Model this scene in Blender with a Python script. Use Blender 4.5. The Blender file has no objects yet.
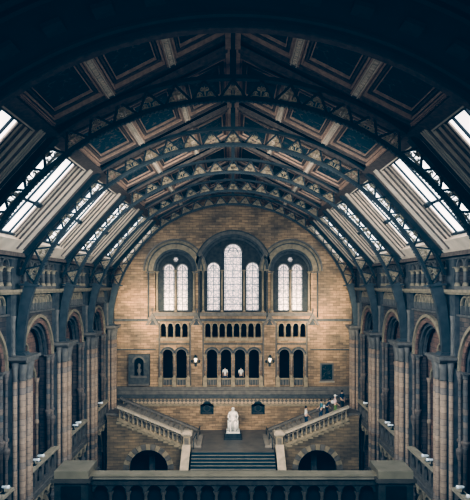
import bpy, bmesh, math, random
from mathutils import Vector
random.seed(7)
PI = math.pi
SC = bpy.context.scene
COL = SC.collection
ZC = 16.4            # camera height above the hall floor; heights below are written relative to the camera
BAY = 6.65
RIB = [13.85 + BAY*k for k in range(6)]      # 13.85 ... 47.1
YW = 50.5            # far wall plane
FL = -16.4
NUM = ['', 'first', 'second', 'third', 'fourth', 'fifth', 'sixth', 'seventh', 'eighth', 'ninth', 'tenth', 'eleventh', 'twelfth', 'thirteenth', 'fourteenth', 'fifteenth', 'sixteenth', 'seventeenth', 'eighteenth', 'nineteenth', 'twentieth']
def fx(p): return (p-233.0)/10.9
def fz(p): return (285.0-p)/10.9

# ------------------------------------------------------------------ mesh builder
class MB:
    def __init__(s, f=None):
        s.v = []; s.fc = []; s.f = f or (lambda x, y, z: (x, y, z)); s.smooth = set()
    def add(s, vs, fs, smooth=False):
        n = len(s.v)
        s.v += [s.f(*p) for p in vs]
        for q in fs:
            if smooth: s.smooth.add(len(s.fc))
            s.fc.append([i+n for i in q])
    def box(s, a0, a1, b0, b1, c0, c1):
        vs = [(a, b, c) for a in (a0, a1) for b in (b0, b1) for c in (c0, c1)]
        s.add(vs, [(0,1,3,2),(4,6,7,5),(0,4,5,1),(2,3,7,6),(0,2,6,4),(1,5,7,3)])
        return s
    def hexa(s, p):   # 8 points: 4 of one end, 4 of the other
        s.add(p, [(0,1,2,3),(7,6,5,4),(0,4,5,1),(1,5,6,2),(2,6,7,3),(3,7,4,0)])
        return s
    def prism(s, poly, w0, w1):
        n = len(poly)
        vs = [(a, b, w0) for a, b in poly] + [(a, b, w1) for a, b in poly]
        s.add(vs, [tuple(range(n)), tuple(range(2*n-1, n-1, -1))] + [(i, (i+1) % n, n+(i+1) % n, n+i) for i in range(n)])
        return s
    def arc(s, cu, cv, r0, r1, w0, w1, a0=0.0, a1=PI, n=20):      # ring band in the uv plane
        vs = []
        for i in range(n+1):
            a = a0+(a1-a0)*i/n; c, d = math.cos(a), math.sin(a)
            vs += [(cu+r0*c, cv+r0*d, w0), (cu+r1*c, cv+r1*d, w0), (cu+r1*c, cv+r1*d, w1), (cu+r0*c, cv+r0*d, w1)]
        fs = []
        for i in range(n):
            k = 4*i
            for j in range(4):
                fs.append((k+j, k+(j+1) % 4, k+4+(j+1) % 4, k+4+j))
        fs += [(0, 3, 2, 1), (4*n, 4*n+1, 4*n+2, 4*n+3)]
        s.add(vs, fs); return s
    def lathe(s, cu, cw, prof, n=10, a0=0, a1=2*PI):              # prof: (radius, v), axis along v
        full = abs(a1-a0-2*PI) < 1e-6; m = n if full else n+1
        vs = []
        for r, v in prof:
            for i in range(m):
                a = a0+(a1-a0)*i/n
                vs.append((cu+r*math.cos(a), v, cw+r*math.sin(a)))
        fs = []
        for j in range(len(prof)-1):
            for i in range(n):
                k = (i+1) % m
                fs.append((j*m+i, j*m+k, (j+1)*m+k, (j+1)*m+i))
        if full:
            fs += [tuple(range(m)), tuple(range(len(prof)*m-1, (len(prof)-1)*m-1, -1))]
        s.add(vs, fs, True); return s
    def tube(s, pts, r, n=6, closed=False):
        P = [Vector(p) for p in pts]; rs = r if isinstance(r, (list, tuple)) else [r]*len(P)
        vs = []
        up0 = None
        for i, p in enumerate(P):
            if closed: d = P[(i+1) % len(P)]-P[i-1]
            else: d = P[min(i+1, len(P)-1)]-P[max(i-1, 0)]
            d.normalize()
            ref = up0 if up0 is not None else (Vector((0,0,1)) if abs(d.z) < .9 else Vector((1,0,0)))
            a = d.cross(ref)
            if a.length < 1e-4: a = d.cross(Vector((0.3,1,0.2)))
            a.normalize(); b = a.cross(d).normalized(); up0 = b
            for k in range(n):
                t = 2*PI*k/n
                vs.append(tuple(p+a*math.cos(t)*rs[i]+b*math.sin(t)*rs[i]))
        fs = []; L = len(P)
        for i in range(L if closed else L-1):
            j = (i+1) % L
            for k in range(n):
                fs.append((i*n+k, i*n+(k+1) % n, j*n+(k+1) % n, j*n+k))
        if not closed: fs += [tuple(range(n-1, -1, -1)), tuple(range((L-1)*n, L*n))]
        s.add(vs, fs, True); return s
    def bar(s, p, q, wd, w0, w1):      # flat bar in the uv plane
        du, dv = q[0]-p[0], q[1]-p[1]; L = math.hypot(du, dv) or 1
        nu, nv = -dv/L*wd/2, du/L*wd/2
        return s.prism([(p[0]+nu, p[1]+nv), (q[0]+nu, q[1]+nv), (q[0]-nu, q[1]-nv), (p[0]-nu, p[1]-nv)], w0, w1)
    def plate(s, outer, holes, w0, w1):
        bm = bmesh.new(); loops = [outer]+list(holes); ed = []
        for lp in loops:
            vv = [bm.verts.new((a, b, 0)) for a, b in lp]
            for i in range(len(vv)): ed.append(bm.edges.new((vv[i], vv[(i+1) % len(vv)])))
        bmesh.ops.triangle_fill(bm, edges=ed, use_beauty=True, use_dissolve=False, normal=(0,0,1))
        bm.verts.index_update(); bm.verts.ensure_lookup_table()
        vs = [(v.co.x, v.co.y) for v in bm.verts]; fs = [tuple(v.index for v in f.verts) for f in bm.faces]
        bm.free(); n = len(vs)
        s.add([(a, b, w0) for a, b in vs]+[(a, b, w1) for a, b in vs], fs+[tuple(i+n for i in reversed(f)) for f in fs])
        for lp in loops:
            m = len(lp)
            s.add([(a, b, w0) for a, b in lp]+[(a, b, w1) for a, b in lp], [(i, (i+1) % m, m+(i+1) % m, m+i) for i in range(m)])
        return s
    def build(s, name, mat, parent=None, origin=None):
        me = bpy.data.meshes.new(name)
        off = Vector(parent['_o']) if parent is not None else Vector(origin or (0,0,0))
        me.from_pydata([tuple(Vector(p)-off) for p in s.v], [], s.fc)
        for i, p in enumerate(me.polygons): p.use_smooth = i in s.smooth
        bm = bmesh.new(); bm.from_mesh(me); bmesh.ops.remove_doubles(bm, verts=bm.verts, dist=1e-5)
        bmesh.ops.recalc_face_normals(bm, faces=bm.faces); bm.to_mesh(me); bm.free()
        me.materials.append(mat)
        o = bpy.data.objects.new(name, me); COL.objects.link(o)
        o['_o'] = tuple(off)
        if parent is not None: o.parent = parent
        else: o.location = off
        return o

def archloop(cu, hw, v0, vs, n=12):
    return [(cu-hw, v0), (cu+hw, v0)] + [(cu+hw*math.cos(PI*i/n), vs+hw*math.sin(PI*i/n)) for i in range(n+1)]
def circ(cu, cv, r, n=16): return [(cu+r*math.cos(2*PI*i/n), cv+r*math.sin(2*PI*i/n)) for i in range(n)]
def S(sx, X0): return lambda u, v, w: (sx*(X0+w), u, v)
def B(Y0): return lambda u, v, w: (u, Y0+w, v)
def RF(sx): return lambda u, v, w: (sx*(v*.892+w*.4525), u, 9.0-v*.4525+w*.892)           # upper roof slope
def SK(sx): return lambda u, v, w: (sx*(6.7+v*.669+w*.743), u, 5.6-v*.743+w*.669)        # glazed slope

def tag(o, label=None, cat=None, group=None, kind=None):
    if label: o['label'] = label
    if cat: o['category'] = cat
    if group: o['group'] = group
    if kind: o['kind'] = kind
    return o
def thing(name, label, cat, loc, group=None, kind=None):
    o = bpy.data.objects.new(name, None); COL.objects.link(o); o.location = loc; o['_o'] = tuple(loc)
    o.empty_display_size = .2
    kind = kind or 'thing'
    return tag(o, label, cat, group, kind)
def kids(o): return [c for c in bpy.data.objects if c.parent == o]
def dup(root, loc, label, group=None, tree=None):
    def cp(o, par):
        c = o.copy(); COL.objects.link(c); c.parent = par
        for ch in KID.get(o.name, ()): cp(ch, c)
        return c
    c = cp(root, None); c.location = loc; c['label'] = label
    if group: c['group'] = group
    return c
KID = {}
def freeze(root):
    def rec(o):
        KID[o.name] = kids(o)
        for c in KID[o.name]: rec(c)
    rec(root)
def struct(mb, name, mat):
    o = mb.build(name, mat); o['kind'] = 'structure'; return o

# ------------------------------------------------------------------ materials
def newmat(name):
    m = bpy.data.materials.new(name); m.use_nodes = True
    nt = m.node_tree; b = nt.nodes['Principled BSDF']
    return m, nt, b
def N(nt, t, **kw):
    n = nt.nodes.new(t)
    for k, v in kw.items(): setattr(n, k, v)
    return n
def coords(nt, wall=False, scale=1.0):
    tc = N(nt, 'ShaderNodeTexCoord')
    if not wall: return tc.outputs['Object']
    sp = N(nt, 'ShaderNodeSeparateXYZ'); nt.links.new(tc.outputs['Object'], sp.inputs[0])
    ad = N(nt, 'ShaderNodeMath', operation='ADD'); nt.links.new(sp.outputs[0], ad.inputs[0]); nt.links.new(sp.outputs[1], ad.inputs[1])
    cb = N(nt, 'ShaderNodeCombineXYZ'); nt.links.new(ad.outputs[0], cb.inputs[0]); nt.links.new(sp.outputs[2], cb.inputs[1])
    return cb.outputs[0]
def ramp(nt, fac, stops):
    r = N(nt, 'ShaderNodeValToRGB'); nt.links.new(fac, r.inputs[0])
    e = r.color_ramp.elements
    while len(e) < len(stops): e.new(.5)
    for k, (p, c) in enumerate(stops): e[k].position = p; e[k].color = (*c, 1)
    return r.outputs[0]
def mixc(nt, fac, a, b, mode='MIX'):
    m = N(nt, 'ShaderNodeMix', data_type='RGBA', blend_type=mode)
    if isinstance(fac, (int, float)): m.inputs[0].default_value = fac
    else: nt.links.new(fac, m.inputs[0])
    for i, x in ((6, a), (7, b)):
        if isinstance(x, tuple): m.inputs[i].default_value = (*x, 1)
        else: nt.links.new(x, m.inputs[i])
    return m.outputs[2]
def noise(nt, vec, scale, detail=3):
    n = N(nt, 'ShaderNodeTexNoise'); n.inputs['Scale'].default_value = scale; n.inputs['Detail'].default_value = detail
    nt.links.new(vec, n.inputs['Vector']); return n.outputs['Fac']
def plain(name, c1, c2, sc=3.0, rough=.8, metal=0.0, bump=.15):
    m, nt, b = newmat(name); v = coords(nt); f = noise(nt, v, sc)
    nt.links.new(ramp(nt, f, [(.3, c1), (.7, c2)]), b.inputs['Base Color'])
    b.inputs['Roughness'].default_value = rough; b.inputs['Metallic'].default_value = metal
    if bump:
        bp = N(nt, 'ShaderNodeBump'); bp.inputs['Strength'].default_value = bump; bp.inputs['Distance'].default_value = .03
        nt.links.new(noise(nt, v, sc*6), bp.inputs['Height']); nt.links.new(bp.outputs[0], b.inputs['Normal'])
    return m
def brick(name, cs, mortar, bw=.55, bh=.22, big=.5, rough=.9):
    m, nt, b = newmat(name); v = coords(nt, True)
    t = N(nt, 'ShaderNodeTexBrick'); nt.links.new(v, t.inputs['Vector'])
    t.inputs['Scale'].default_value = 1; t.inputs['Brick Width'].default_value = bw; t.inputs['Row Height'].default_value = bh
    t.inputs['Mortar Size'].default_value = .012; t.inputs['Color1'].default_value = (*cs[0], 1); t.inputs['Color2'].default_value = (*cs[1], 1)
    t.inputs['Mortar'].default_value = (*mortar, 1); t.inputs['Bias'].default_value = -.1
    n1 = noise(nt, v, big, 5); c = mixc(nt, .75, t.outputs['Color'], ramp(nt, n1, [(.32, (.38,.38,.43)), (.68, (1.2,1.1,1.0))]), 'MULTIPLY')
    # streaky courses
    mp = N(nt, 'ShaderNodeMapping'); mp.inputs['Scale'].default_value = (.9, 5.5, 1); nt.links.new(v, mp.inputs[0])
    n2 = noise(nt, mp.outputs[0], 1.2, 2)
    c = mixc(nt, .55, c, ramp(nt, n2, [(.35, (.6,.55,.55)), (.6, (1.1,1.05,1.0))]), 'MULTIPLY')
    nt.links.new(c, b.inputs['Base Color']); b.inputs['Roughness'].default_value = rough
    bp = N(nt, 'ShaderNodeBump'); bp.inputs['Strength'].default_value = .4; bp.inputs['Distance'].default_value = .02
    nt.links.new(t.outputs['Fac'], bp.inputs['Height']); bp.invert = True; nt.links.new(bp.outputs[0], b.inputs['Normal'])
    return m
def banded(name, ca, cb, cc, per=.42):
    m, nt, b = newmat(name); tc = N(nt, 'ShaderNodeTexCoord'); sp = N(nt, 'ShaderNodeSeparateXYZ'); nt.links.new(tc.outputs['Object'], sp.inputs[0])
    dv = N(nt, 'ShaderNodeMath', operation='DIVIDE'); dv.inputs[1].default_value = per; nt.links.new(sp.outputs[2], dv.inputs[0])
    fl = N(nt, 'ShaderNodeMath', operation='FLOOR'); nt.links.new(dv.outputs[0], fl.inputs[0])
    wn = N(nt, 'ShaderNodeTexWhiteNoise', noise_dimensions='1D'); nt.links.new(fl.outputs[0], wn.inputs['W'])
    c = ramp(nt, wn.outputs['Value'], [(0, ca), (.45, cb), (1, cc)])
    fr = N(nt, 'ShaderNodeMath', operation='FRACT'); nt.links.new(dv.outputs[0], fr.inputs[0])
    c = mixc(nt, 1.0, c, ramp(nt, fr.outputs[0], [(0, (.35,.35,.4)), (.1, (1,1,1))]), 'MULTIPLY')
    c = mixc(nt, .5, c, ramp(nt, noise(nt, tc.outputs['Object'], 5), [(.3, (.6,.6,.6)), (.7, (1.2,1.2,1.2))]), 'MULTIPLY')
    nt.links.new(c, b.inputs['Base Color']); b.inputs['Roughness'].default_value = .75
    return m
def painted(name, base, orn, sc=2.2):         # dark field with scrolling painted ornament
    m, nt, b = newmat(name); v = coords(nt)
    vo = N(nt, 'ShaderNodeTexVoronoi', feature='DISTANCE_TO_EDGE'); vo.inputs['Scale'].default_value = sc
    n = N(nt, 'ShaderNodeTexNoise'); n.inputs['Scale'].default_value = 1.6; nt.links.new(v, n.inputs['Vector'])
    ad = N(nt, 'ShaderNodeVectorMath', operation='ADD'); nt.links.new(v, ad.inputs[0]); nt.links.new(n.outputs['Color'], ad.inputs[1]); nt.links.new(ad.outputs[0], vo.inputs['Vector'])
    c = ramp(nt, vo.outputs['Distance'], [(.03, orn), (.10, base)])
    c = mixc(nt, ramp(nt, noise(nt, v, 3.0), [(.48, (0,0,0)), (.6, (1,1,1))]), base, c)
    nt.links.new(c, b.inputs['Base Color']); b.inputs['Roughness'].default_value = .8
    return m
def glow(name, col, strength, pat=None):
    m, nt, b = newmat(name); v = coords(nt)
    b.inputs['Base Color'].default_value = (.5,.5,.5,1); b.inputs['Roughness'].default_value = .25
    c = ramp(nt, noise(nt, v, pat or .6, 4), [(.3, tuple(x*.72 for x in col)), (.65, col)])
    nt.links.new(c, b.inputs['Emission Color']); b.inputs['Emission Strength'].default_value = strength
    return m
def stained(name):
    m, nt, b = newmat(name); v = coords(nt, True)
    vo = N(nt, 'ShaderNodeTexVoronoi', feature='DISTANCE_TO_EDGE'); vo.inputs['Scale'].default_value = 3.4; nt.links.new(v, vo.inputs['Vector'])
    c = ramp(nt, vo.outputs['Distance'], [(.0, (.16,.12,.13)), (.14, (.72,.57,.56))])
    v2 = N(nt, 'ShaderNodeTexVoronoi'); v2.inputs['Scale'].default_value = 2.6; nt.links.new(v, v2.inputs['Vector'])
    c = mixc(nt, .35, c, ramp(nt, v2.outputs['Distance'], [(.12, (.62,.25,.22)), (.26, (.95,.88,.86))]), 'MULTIPLY')
    b.inputs['Base Color'].default_value = (.3,.28,.28,1); b.inputs['Roughness'].default_value = .3
    nt.links.new(c, b.inputs['Emission Color']); b.inputs['Emission Strength'].default_value = 1.0
    return m
def diaper(name):
    m, nt, b = newmat(name); v = coords(nt, True)
    mp = N(nt, 'ShaderNodeMapping'); mp.inputs['Rotation'].default_value = (0,0,PI/4); nt.links.new(v, mp.inputs[0])
    ck = N(nt, 'ShaderNodeTexChecker'); ck.inputs['Scale'].default_value = 4.0; nt.links.new(mp.outputs[0], ck.inputs[0])
    ck.inputs['Color1'].default_value = (.48,.35,.24,1); ck.inputs['Color2'].default_value = (.16,.13,.11,1)
    nt.links.new(ck.outputs[0], b.inputs['Base Color']); b.inputs['Roughness'].default_value = .9
    return m
M = {}
M['steel'] = plain('blue_painted_iron', (.036,.038,.040), (.052,.054,.056), 2, .5, .1, .05)
M['steel2'] = plain('grey_blue_iron', (.066,.068,.070), (.092,.094,.096), 3, .5, .1, .05)
M['gold'] = plain('gilded_leaf', (.27,.20,.125), (.50,.39,.26), 8, .5, .1, .2)
M['brickmid'] = brick('brown_terracotta', ((.30,.225,.145), (.20,.155,.11)), (.15,.12,.09), .6, .24, .5)
M['tracery'] = plain('dark_tracery_stone', (.045,.042,.042), (.08,.07,.062), 3, .85, 0, .3)
M['treadtop'] = plain('dark_tread', (.035,.045,.055), (.055,.062,.07), 2, .6, 0, 0)
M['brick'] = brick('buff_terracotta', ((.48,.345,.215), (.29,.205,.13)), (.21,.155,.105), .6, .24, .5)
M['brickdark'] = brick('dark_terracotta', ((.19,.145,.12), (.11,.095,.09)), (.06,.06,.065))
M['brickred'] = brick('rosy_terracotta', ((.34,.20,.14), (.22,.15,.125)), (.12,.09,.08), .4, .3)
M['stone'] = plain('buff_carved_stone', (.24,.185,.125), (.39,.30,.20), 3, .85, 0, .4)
M['stoned'] = plain('dark_carved_stone', (.07,.068,.07), (.13,.115,.105), 3, .85, 0, .4)
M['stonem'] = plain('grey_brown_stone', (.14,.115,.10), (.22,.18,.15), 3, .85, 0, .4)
M['coping'] = plain('worn_pale_coping', (.36,.30,.24), (.52,.43,.34), 2, .8, 0, .2)
M['copingn'] = plain('grey_worn_coping', (.40,.325,.235), (.54,.44,.325), 2, .6, 0, .2)
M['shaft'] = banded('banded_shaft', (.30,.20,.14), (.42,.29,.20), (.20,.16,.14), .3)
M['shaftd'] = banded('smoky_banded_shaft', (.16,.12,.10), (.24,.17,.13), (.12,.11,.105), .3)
M['cream'] = plain('cream_painted_board', (.60,.48,.375), (.74,.62,.50), 1.5, .7, 0, .05)
M['tan'] = plain('tan_gilt_moulding', (.38,.24,.17), (.55,.36,.26), 6, .6, 0, .3)
M['brown'] = plain('brown_gilt_moulding', (.12,.085,.068), (.21,.145,.11), 6, .7, 0, .3)
M['roof'] = plain('dark_blue_ceiling', (.03,.042,.055), (.05,.058,.068), 2, .8, 0, .1)
M['field'] = painted('painted_ceiling_field', (.035,.055,.07), (.22,.15,.11), 2.4)
M['shadem'] = plain('recess_shade', (.006,.010,.014), (.012,.017,.022), 1, .9, 0, 0)  # near-black colour stands in for shade inside recesses and passages
M['glass'] = glow('bright_roof_glass', (.88,.83,.84), 2.4)
M['stained'] = stained('pale_stained_glass')
M['lead'] = plain('window_lead', (.03,.03,.035), (.05,.05,.055), 4, .6)
M['diaper'] = diaper('diaper_frieze')
M['marble'] = plain('white_marble', (.66,.63,.61), (.80,.78,.76), 4, .45, 0, .2)
M['black'] = plain('dark_plinth_stone', (.02,.025,.03), (.04,.045,.05), 4, .4)
M['bronze'] = plain('dark_bronze', (.018,.026,.034), (.04,.05,.055), 6, .45, .4)
M['tread'] = plain('stone_tread', (.24,.20,.17), (.34,.28,.23), 2, .7, 0, .1)
M['riser'] = plain('dark_riser', (.015,.03,.045), (.025,.042,.058), 3, .6)
M['floor'] = plain('mosaic_floor', (.12,.10,.088), (.19,.155,.13), 1.2, .45, 0, .05)
M['floord'] = plain('dim_floor', (.03,.035,.04), (.06,.06,.06), 1.2, .5, 0, .05)
M['picture'] = painted('dark_picture', (.02,.03,.035), (.12,.10,.09), 3)
M['skin'] = plain('skin', (.50,.32,.24), (.58,.38,.28), 5, .6)
M['hair'] = plain('dark_hair', (.02,.016,.014), (.035,.028,.024), 9, .8)
def cloth(n, c): 
    M[n] = plain(n+'_cloth', tuple(x*.8 for x in c), c, 6, .9); return M[n]
for n, c in (('white', (.75,.74,.74)), ('navy', (.03,.05,.10)), ('pink', (.78,.60,.60)), ('denim', (.08,.12,.22)), ('charcoal', (.04,.045,.055)), ('green', (.20,.28,.10)), ('teal', (.10,.20,.25))): cloth(n, c)
m, nt, b = newmat('lamp_glow'); b.inputs['Emission Color'].default_value = (1,.85,.62,1); b.inputs['Emission Strength'].default_value = 1.3; nz = noise(nt, coords(nt), 4); M['lamp'] = m
m, nt, b = newmat('spot_white'); b.inputs['Base Color'].default_value = (.8,.8,.8,1); b.inputs['Emission Color'].default_value = (.9,.93,1,1); b.inputs['Emission Strength'].default_value = .25; M['spotw'] = m

def sidename(sx): return 'left' if sx < 0 else 'right'
def fromwall(n): return {1: 'nearest the end wall'}.get(n, NUM[n]+' from the end wall')

# ------------------------------------------------------------------ shell: floor, galleries, side walls
YA, YB = 8.0, YW
struct(MB().box(-16, 16, -3, 56, FL-.3, FL), 'floor', M['floord'])
ridge_w = .22
for sx in (-1, 1):
    sd = sidename(sx)
    f = S(sx, 10.9)
    mb = MB(f)
    holes = []
    bays = [(RIB[k], RIB[k+1]) for k in range(5)]
    for (a, b2) in bays:
        c = (a+b2)/2
        holes.append(archloop(c, 2.05, -10.7, -4.1, 20))
        holes.append(archloop(c, 1.9, FL+.01, -13.9, 16))
        for j in range(6): holes.append(archloop(c+(j-2.5)*.92, .37, -.2, .86, 8))
    a, b2 = RIB[5], YW
    holes.append(archloop(a+1.75, .37, -.2, .72, 8)); holes.append(archloop(a+2.7, .37, -.2, .72, 8))
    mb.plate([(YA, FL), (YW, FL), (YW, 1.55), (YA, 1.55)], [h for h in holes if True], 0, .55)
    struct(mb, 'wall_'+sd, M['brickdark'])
    # closing walls, roofs and floors of the side galleries
    g = MB(f); g.box(YA, YW, FL, 2.0, 4.6, 4.9); g.box(YA, YW, 1.55, 1.9, 0, 4.9); g.box(YA, YW, -.9, -.5, .56, 4.6); g.box(YA, YA+.2, FL, 1.55, .56, 4.6)  # near-end panel added to keep outside light out of the aisle
    struct(g, 'wall_%s_aisle' % sd, M['shadem'])
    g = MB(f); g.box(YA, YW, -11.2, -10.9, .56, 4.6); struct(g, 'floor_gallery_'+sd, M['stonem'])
    g = MB(f); g.box(YA, YW, -.5, -.22, .56, 4.6); struct(g, 'floor_upper_gallery_'+sd, M['shadem'])
    # recessed inner screen behind the big arches
    g = MB(S(sx, 11.55)); hs = []
    for (a, b2) in bays:
        c = (a+b2)/2
        for q in (-.85, .85): hs.append(archloop(c+q, .62, -10.6, -5.4, 12))
        hs.append(circ(c, -3.75, .42))
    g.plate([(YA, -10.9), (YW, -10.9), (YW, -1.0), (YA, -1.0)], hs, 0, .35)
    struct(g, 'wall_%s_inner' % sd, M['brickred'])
    # ledge cornice and eaves cornice
    g = MB(S(sx, 10.9)); g.box(YA, YW, -.46, -.36, -.42, 0); g.box(YA, YW, -.36, -.22, -.55, 0); struct(g, 'trim_ledge_'+sd, M['stone'])
    g = MB(S(sx, 10.9)); g.box(YA, YW, -1.5, -1.4, -.16, 0); struct(g, 'trim_string_'+sd, M['stonem'])
    g = MB(S(sx, 10.9)); g.box(YA, YW, 1.35, 1.55, -.35, 0); g.box(YA, YW, 1.25, 1.35, -.22, 0); struct(g, 'trim_eaves_'+sd, M['stonem'])

# colonnettes of the eaves arcade: thing with base, shaft, capital
def colonnette(f, u, w, z0, z1, r, name, label, cat, group, mat, matc, n=10, square=True):
    x, y, z = f(u, z0, w)
    t = thing(name, label, cat, (x, y, z), group)
    h = z1-z0
    bh = min(.22*h, r*1.6); ch = min(.26*h, r*2.4)
    g = MB(f); g.lathe(u, w, [(r*1.5, z0), (r*1.5, z0+bh*.4), (r*1.25, z0+bh*.6), (r*1.3, z0+bh*.8), (r, z0+bh)], n); g.build('base', matc, t)
    g = MB(f); zm = (z0+z1)/2; g.lathe(u, w, [(r, z0+bh), (r*.94, z1-ch)] if h < 6 else [(r, z0+bh), (r, zm-.2), (r*1.5, zm-.12), (r*1.1, zm-.06), (r*1.8, zm+.08), (r*1.8, zm+.16), (r, zm+.2), (r*.94, z1-ch)], n); g.build('shaft', mat, t)
    g = MB(f); g.lathe(u, w, [(r*1.0, z1-ch), (r*1.15, z1-ch*.92), (r*1.0, z1-ch*.8), (r*1.25, z1-ch*.45), (r*1.55, z1-ch*.22)], n)
    g.box(u-r*1.65, u+r*1.65, z1-ch*.22, z1, w-r*1.65, w+r*1.65); g.build('capital', matc, t)
    return t
for sx in (-1, 1):
    sd = sidename(sx); f = S(sx, 10.9); proto = None
    for k in range(1, 5):
        c = (RIB[k]+RIB[k+1])/2; bn = 5-k
        for j in range(7):
            u = c+(j-3)*.92
            lab = '%s short colonnette of the eaves arcade, %s wall, %s skylight bay from end wall' % (NUM[7-j], sd, NUM[bn+1])
            gr = 'eaves arcade colonnettes along the %s wall' % sd
            if proto is None:
                proto = colonnette(f, u, -.04, -.06, .88, .115, 'gallery_colonnette', lab, 'column', gr, M['stonem'], M['stone'], 8); freeze(proto); u0 = u
            else:
                dup(proto, (proto['_o'][0], proto['_o'][1]+u-u0, proto['_o'][2]), lab)
    proto = None
    for k in range(1, 5):
        c = (RIB[k]+RIB[k+1])/2
        lab = 'row of small arch heads under the %s eaves, %s bay from the end wall' % (sd, NUM[6-k])
        if proto is None:
            t = thing('eaves_arcade', lab, 'arcade', f(c, .74, 0), 'eaves arcade heads of the %s wall' % sd)
            for j in range(6):
                g = MB(f); g.arc(c+(j-2.5)*.92, .87, .36, .45, -.12, 0, n=12); g.build('arch_head', M['stonem'], t)
            g = MB(f); g.box(c-2.75, c+2.75, -.22, -.06, -.2, 0); g.build('plinth_course', M['stonem'], t)
            freeze(t); proto = t; c0 = c
        else: dup(proto, (proto['_o'][0], proto['_o'][1]+c-c0, proto['_o'][2]), lab)
    # interlaced arcading friezes, one per bay
    proto = None
    for k in range(1, 6):
        c = (RIB[k]+(RIB[k+1] if k < 5 else YW))/2; hw = 2.6 if k < 5 else .85
        if k == 5: proto = None
        lab = 'dark frieze of interlaced little arches high on %s wall, %s bay from the end wall' % (sd, NUM[6-k])
        if proto is None:
            t = thing('arcade_frieze', lab, 'frieze', f(c, -1.4, 0), 'interlaced friezes on the %s wall' % sd)
            g = MB(f); g.box(c-hw, c+hw, -1.4, -.46, -.03, 0); g.build('shade_backing', M['shadem'], t)  # dark sheet paints the shade between the little arches
            g = MB(f)
            n = int(hw/.26)
            for i in range(-n, n): g.arc(c+(i+.5)*.5*.999, -1.0, .40, .5, -.14, 0, 0, PI, 10) if abs((i+.5)*.5) < hw-.4 else None
            g.build('interlaced_arch_moulding', M['stone'], t)
            i = -hw+.12
            while i < hw-.1:
                g = MB(f); g.prism([(c+i-.07, -.98), (c+i+.07, -.98), (c+i+.03, -1.38), (c+i-.03, -1.38)], -.2, 0); g.build('corbel', M['stonem'], t); i += .5
            freeze(t); proto = t; c0 = c
        else: dup(proto, (proto['_o'][0], proto['_o'][1]+c-c0, proto['_o'][2]), lab)
    # big arch mouldings
    proto = None
    for k in range(1, 5):
        c = (RIB[k]+RIB[k+1])/2
        lab = 'moulded round arch over the %s gallery opening, %s bay from the end wall' % (sd, NUM[6-k])
        if proto is None:
            t = thing('gallery_arch', lab, 'arch', f(c, -4.1, 0), 'large gallery arches of the %s wall' % sd)
            g = MB(f); g.arc(c, -4.1, 2.3, 2.48, -.2, 0, n=28); g.build('hood_moulding', M['stone'], t)
            g = MB(f)
            g.arc(c, -4.1, 2.0, 2.28, -.08, .0, n=28); g.build('voussoir_ring', M['brickred'], t)
            g = MB(f); g.arc(c, -4.1, 1.82, 2.03, .08, .22, n=28); g.arc(c, -4.1, 1.68, 1.86, .26, .42, n=28); g.build('roll_moulding', M['stoned'], t)
            freeze(t); proto = t; c0 = c
        else: dup(proto, (proto['_o'][0], proto['_o'][1]+c-c0, proto['_o'][2]), lab)
    # jamb shafts and the pairs of window shafts in the inner screen
    pj = None
    for k in range(1, 5):
        c = (RIB[k]+RIB[k+1])/2
        for q, nm in ((-1, 'near'), (1, 'far'), (-1.24, 'nearer outermost'), (1.24, 'farther outermost')):
            lab = '%s slender jamb shaft of the %s gallery opening, %s bay from the end wall' % (nm, sd, NUM[6-k])
            if pj is None:
                pj = colonnette(f, c+q*1.9, -.02, -10.9, -4.1, .13, 'jamb_shaft', lab, 'column', 'jamb shafts of the %s gallery openings' % sd, M['shaftd'], M['stonem'], 8); freeze(pj); c0 = c+q*1.9
            else: dup(pj, (pj['_o'][0], pj['_o'][1]+c+q*1.9-c0, pj['_o'][2]), lab)
    pj = None
    for k in range(1, 5):
        c = (RIB[k]+RIB[k+1])/2
        lab = 'thin shaft between the twin tall openings, %s gallery, %s bay from end wall' % (sd, NUM[6-k])
        if pj is None:
            pj = colonnette(S(sx, 11.55), c, -.04, -10.9, -5.3, .12, 'screen_shaft', lab, 'column', 'twin opening shafts of the %s gallery' % sd, M['shaftd'], M['stonem'], 8); freeze(pj); c0 = c
        else: dup(pj, (pj['_o'][0], pj['_o'][1]+c-c0, pj['_o'][2]), lab)
    pj = None
    for k in range(1, 5):
        c = (RIB[k]+RIB[k+1])/2
        lab = 'pair of narrow round arches inside the %s gallery opening, %s bay from the end wall' % (sd, NUM[6-k])
        if pj is None:
            t = thing('twin_arch', lab, 'arch', S(sx, 11.55)(c, -5.4, 0), 'twin arches of the %s gallery' % sd)
            for q in (-.85, .85):
                g = MB(S(sx, 11.55)); g.arc(c+q, -5.4, .62, .8, -.08, 0, n=14); g.build('arch_ring', M['stone'], t)
            g = MB(S(sx, 11.55)); g.arc(c, -3.75, .42, .54, -.07, 0, 0, 2*PI, 18); g.build('roundel_ring', M['stone'], t)
            for q in (-1.62, 1.62):
                g = MB(S(sx, 11.55)); g.lathe(c+q, -.1, [(.15, -10.9), (.1, -10.6), (.1, -8.1), (.14, -8.05), (.14, -7.9), (.1, -7.85), (.1, -5.8), (.17, -5.4)], 8); g.build('side_shaft', M['shaft'], t)
            freeze(t); pj = t; c0 = c
        else: dup(pj, (pj['_o'][0], pj['_o'][1]+c-c0, pj['_o'][2]), lab)
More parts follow.
